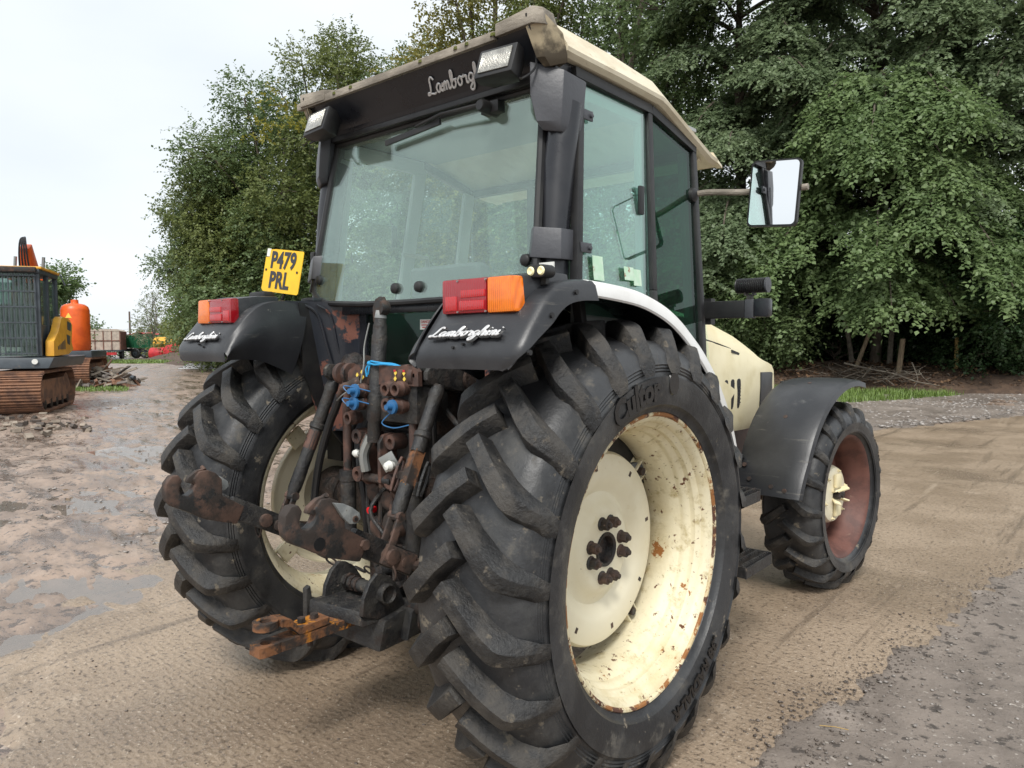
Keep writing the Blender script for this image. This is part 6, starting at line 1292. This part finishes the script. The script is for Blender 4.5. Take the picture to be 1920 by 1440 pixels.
# trailers
def road_wheel(root, x, y, r_, w_):
    t = empty('wheel', parent=root); MB().lathe([(-w_ / 2, r_ * .55), (-w_ / 2, r_ * .92), (-w_ / 3, r_), (w_ / 3, r_), (w_ / 2, r_ * .92), (w_ / 2, r_ * .55)], (x, y, r_), 'x', 20).build('tyre', 'rubber', t); MB().lathe([(w_ / 2 - .03, .0), (w_ / 2 - .06, r_ * .35), (w_ / 2 - .01, r_ * .55), (-w_ / 2, r_ * .56), (-w_ / 2, 0)], (x, y, r_), 'x', 16).build('rim', 'slate_paint', t)
T1 = empty('stock_trailer', (-72.9, 25.6, 0), R(62)); tag(T1, 'boxy livestock trailer with beige front and red-brown side', 'trailer')
MB().box((-1.5, 0, .75), (1.5, 4.6, .9)).build('chassis', 'slate_paint', T1); MB().box((-1.47, .0, .9), (1.47, .06, 2.75)).build('front_board', 'beige_board', T1); MB().box((1.44, .06, .9), (1.5, 4.6, 2.70)).build('side_board', 'brown_board', T1); MB().box((-1.5, .06, .9), (-1.44, 4.6, 2.70)).build('side_board', 'brown_board', T1); MB().prism([(-1.52, 2.70), (1.52, 2.70), (1.2, 2.9), (-1.2, 2.9)], 'y', -.03, 4.65).build('roof', 'beige_board', T1, smooth=0)
for k in range(5): x = -1.42 + k * .71; MB().box((x - .04, -.05, .88), (x + .04, -.001, 2.72)).build('front_rib', 'brown_board', T1, smooth=0)
MB().box((-1.47, -.06, 1.75), (1.47, -.0015, 1.83)).build('front_rail', 'brown_board', T1, smooth=0)
for k in range(7): MB().box((1.501, .3 + k * .65, .9), (1.55, .37 + k * .65, 2.7)).build('side_rib', 'brown_board', T1, smooth=0)
for x in (-1.2, 1.2):
    for y in (2.4, 3.3): road_wheel(T1, x, y, .42, .3)
MB().bar((0, -2.2, .75), (0, 0, .8), .18, .15).build('drawbar', 'farm_red', T1); MB().bar((-1.2, -.6, .5), (1.2, -.9, .55), .3, .25).build('toolbar', 'farm_red', T1)
T2 = empty('tipping_trailer', (-74.9, 29.4, 0), R(30)); tag(T2, 'green tipping trailer with a red sheet over its load', 'trailer')
MB().loft([[(-1.5, 0, 1.05), (1.6, 0, 1.05), (1.6, 2.3, 1.05), (-1.5, 2.3, 1.05)], [(-1.65, -.1, 2.35), (1.75, -.1, 2.35), (1.75, 2.4, 2.35), (-1.65, 2.4, 2.35)]]).build('body', 'green_paint', T2, smooth=0)
for k in range(6): x = -1.55 + k * .63; MB().bar((x * .94, -.02, 1.05), (x * 1.03, -.13, 2.33), .09, .07, up=(0, 1, 0)).build('body_rib', 'green_paint', T2, smooth=0)
MB().box((-1.7, -.16, 2.3), (1.8, -.08, 2.4)).build('top_rail', 'green_paint', T2); MB().box((-1.4, .2, .7), (1.5, 2.0, 1.0)).build('chassis', 'slate_paint', T2)
MB().sheet([[(x, y, 2.36 + .28 * math.exp(-((x - .5) ** 2)) + .06 * math.sin(5 * x + 3 * y)) for y in np.linspace(-.2, 2.2, 8)] for x in np.linspace(-.9, 1.5, 10)], .03).build('sheet_cover', 'farm_red', T2, smooth=0)
for x in (-.1, .95):
    t = empty('wheel', parent=T2); MB().lathe([(-.2, .28), (-.2, .46), (-.13, .52), (.13, .52), (.2, .46), (.2, .28)], (x, .15, .52), 'y', 20).build('tyre', 'rubber', t); MB().lathe([(-.17, .0), (-.14, .2), (-.18, .28), (.2, .29), (.2, 0)], (x, .15, .52), 'y', 16).build('rim', 'slate_paint', t)
# red and yellow implements
M1 = empty('red_implement', (-59.8, 26.0, 0), R(35)); tag(M1, 'red farm implement with round drum parked under the trees', 'implement')
MB().loft([[(-.9, 0, .55), (1.7, 0, .55), (1.7, 1.5, .55), (-.9, 1.5, .55)], [(-.5, .2, 1.35), (1.7, .2, 1.75), (1.7, 1.3, 1.75), (-.5, 1.3, 1.35)]]).build('body', 'farm_red', M1, bevel=.06)
MB().lathe([(-.6, .0), (-.6, .55), (.6, .55), (.6, .0)], (-1.35, .5, .62), 'x', 20).build('drum', 'farm_red', M1, bevel=.03); MB().box((.1, -.02, .85), (.9, .0, 1.25)).build('panel', 'brown_board', M1)
for x in (.2, 1.3): MB().lathe([(-.12, .0), (-.12, .38), (.12, .38), (.12, .0)], (x, -.12, .38), 'y', 18).build('wheel', 'rubber', M1)
MB().bar((-.4, .5, 1.3), (.9, .4, 2.0), .1, .1).build('chute', 'farm_red', M1); MB().box((1.2, .3, 1.75), (1.7, 1.0, 2.05)).build('hopper', 'farm_red', M1, bevel=.04)
M2 = empty('yellow_tank', (-62.4, 27.0, 0), R(35)); tag(M2, 'rusty yellow cylindrical tank behind the red implement', 'tank')
MB().tube([(-1.5, .6, 1.45), (-1.4, .6, 1.45), (1.2, .6, 1.45), (1.3, .6, 1.45)], [.45, .62, .62, .45], 20).build('tank', 'yellow_paint', M2, smooth=40); MB().box((-1.3, .2, .4), (1.1, 1.0, .9)).build('cradle', 'farm_red', M2)
M3 = empty('yellow_machine', (-55.0, 27.6, 0), R(35)); tag(M3, 'yellow machine showing over the far mudguard edge', 'machine')
MB().loft([[(-.8, 0, .6), (1.2, 0, .6), (1.2, 1.2, .6), (-.8, 1.2, .6)], [(-.5, .1, 2.5), (.9, .1, 2.3), (.9, 1.1, 2.3), (-.5, 1.1, 2.5)]]).build('body', 'yellow_paint', M3, bevel=.08); MB().lathe([(-.15, .0), (-.15, .5), (.15, .5), (.15, 0)], (0, -.1, .5), 'y', 18).build('wheel', 'rubber', M3)
PO = MB().tube([(0, 0, 0), (0, 0, 5.2)], [.14, .10], 8).build('utility_pole', 'pole_wood', None); PO.location = (-86.6, 33.6, 0); tag(PO, 'dark wooden pole standing behind the trailers', 'pole')
GA = empty('metal_gate', (-34.3, 16.0, gz(-34.3, 16) + .12), R(40)); tag(GA, 'galvanised lattice gate lying on the mud behind the far tyre', 'gate')
for k in range(5): MB().tube([(-1.2, k * .28, .05 * k), (1.3, k * .28 - .1, .05 * k)], .022, 6).build('rail', 'galvanised', GA)
for k in range(6): MB().tube([(-1.2 + k * .42, 0, .02), (-.85 + k * .42, 1.12, .22)], .02, 6).build('brace', 'galvanised', GA)
for k in range(4): MB().tube([(-.9 + k * .55, 0, .02), (-1.2 + k * .55, 1.12, .22)], .02, 6).build('brace', 'galvanised', GA)
# a straw on the apron
o = MB().tube([(0, 0, 0), (.05, .02, .004), (.1, .035, .002)], .002, 5).build('straw', 'yellow_straw' if 'yellow_straw' in MATS else 'post_new', None); o.location = (1.39, .72, .028); tag(o, 'single yellow straw lying on the apron edge', 'straw')
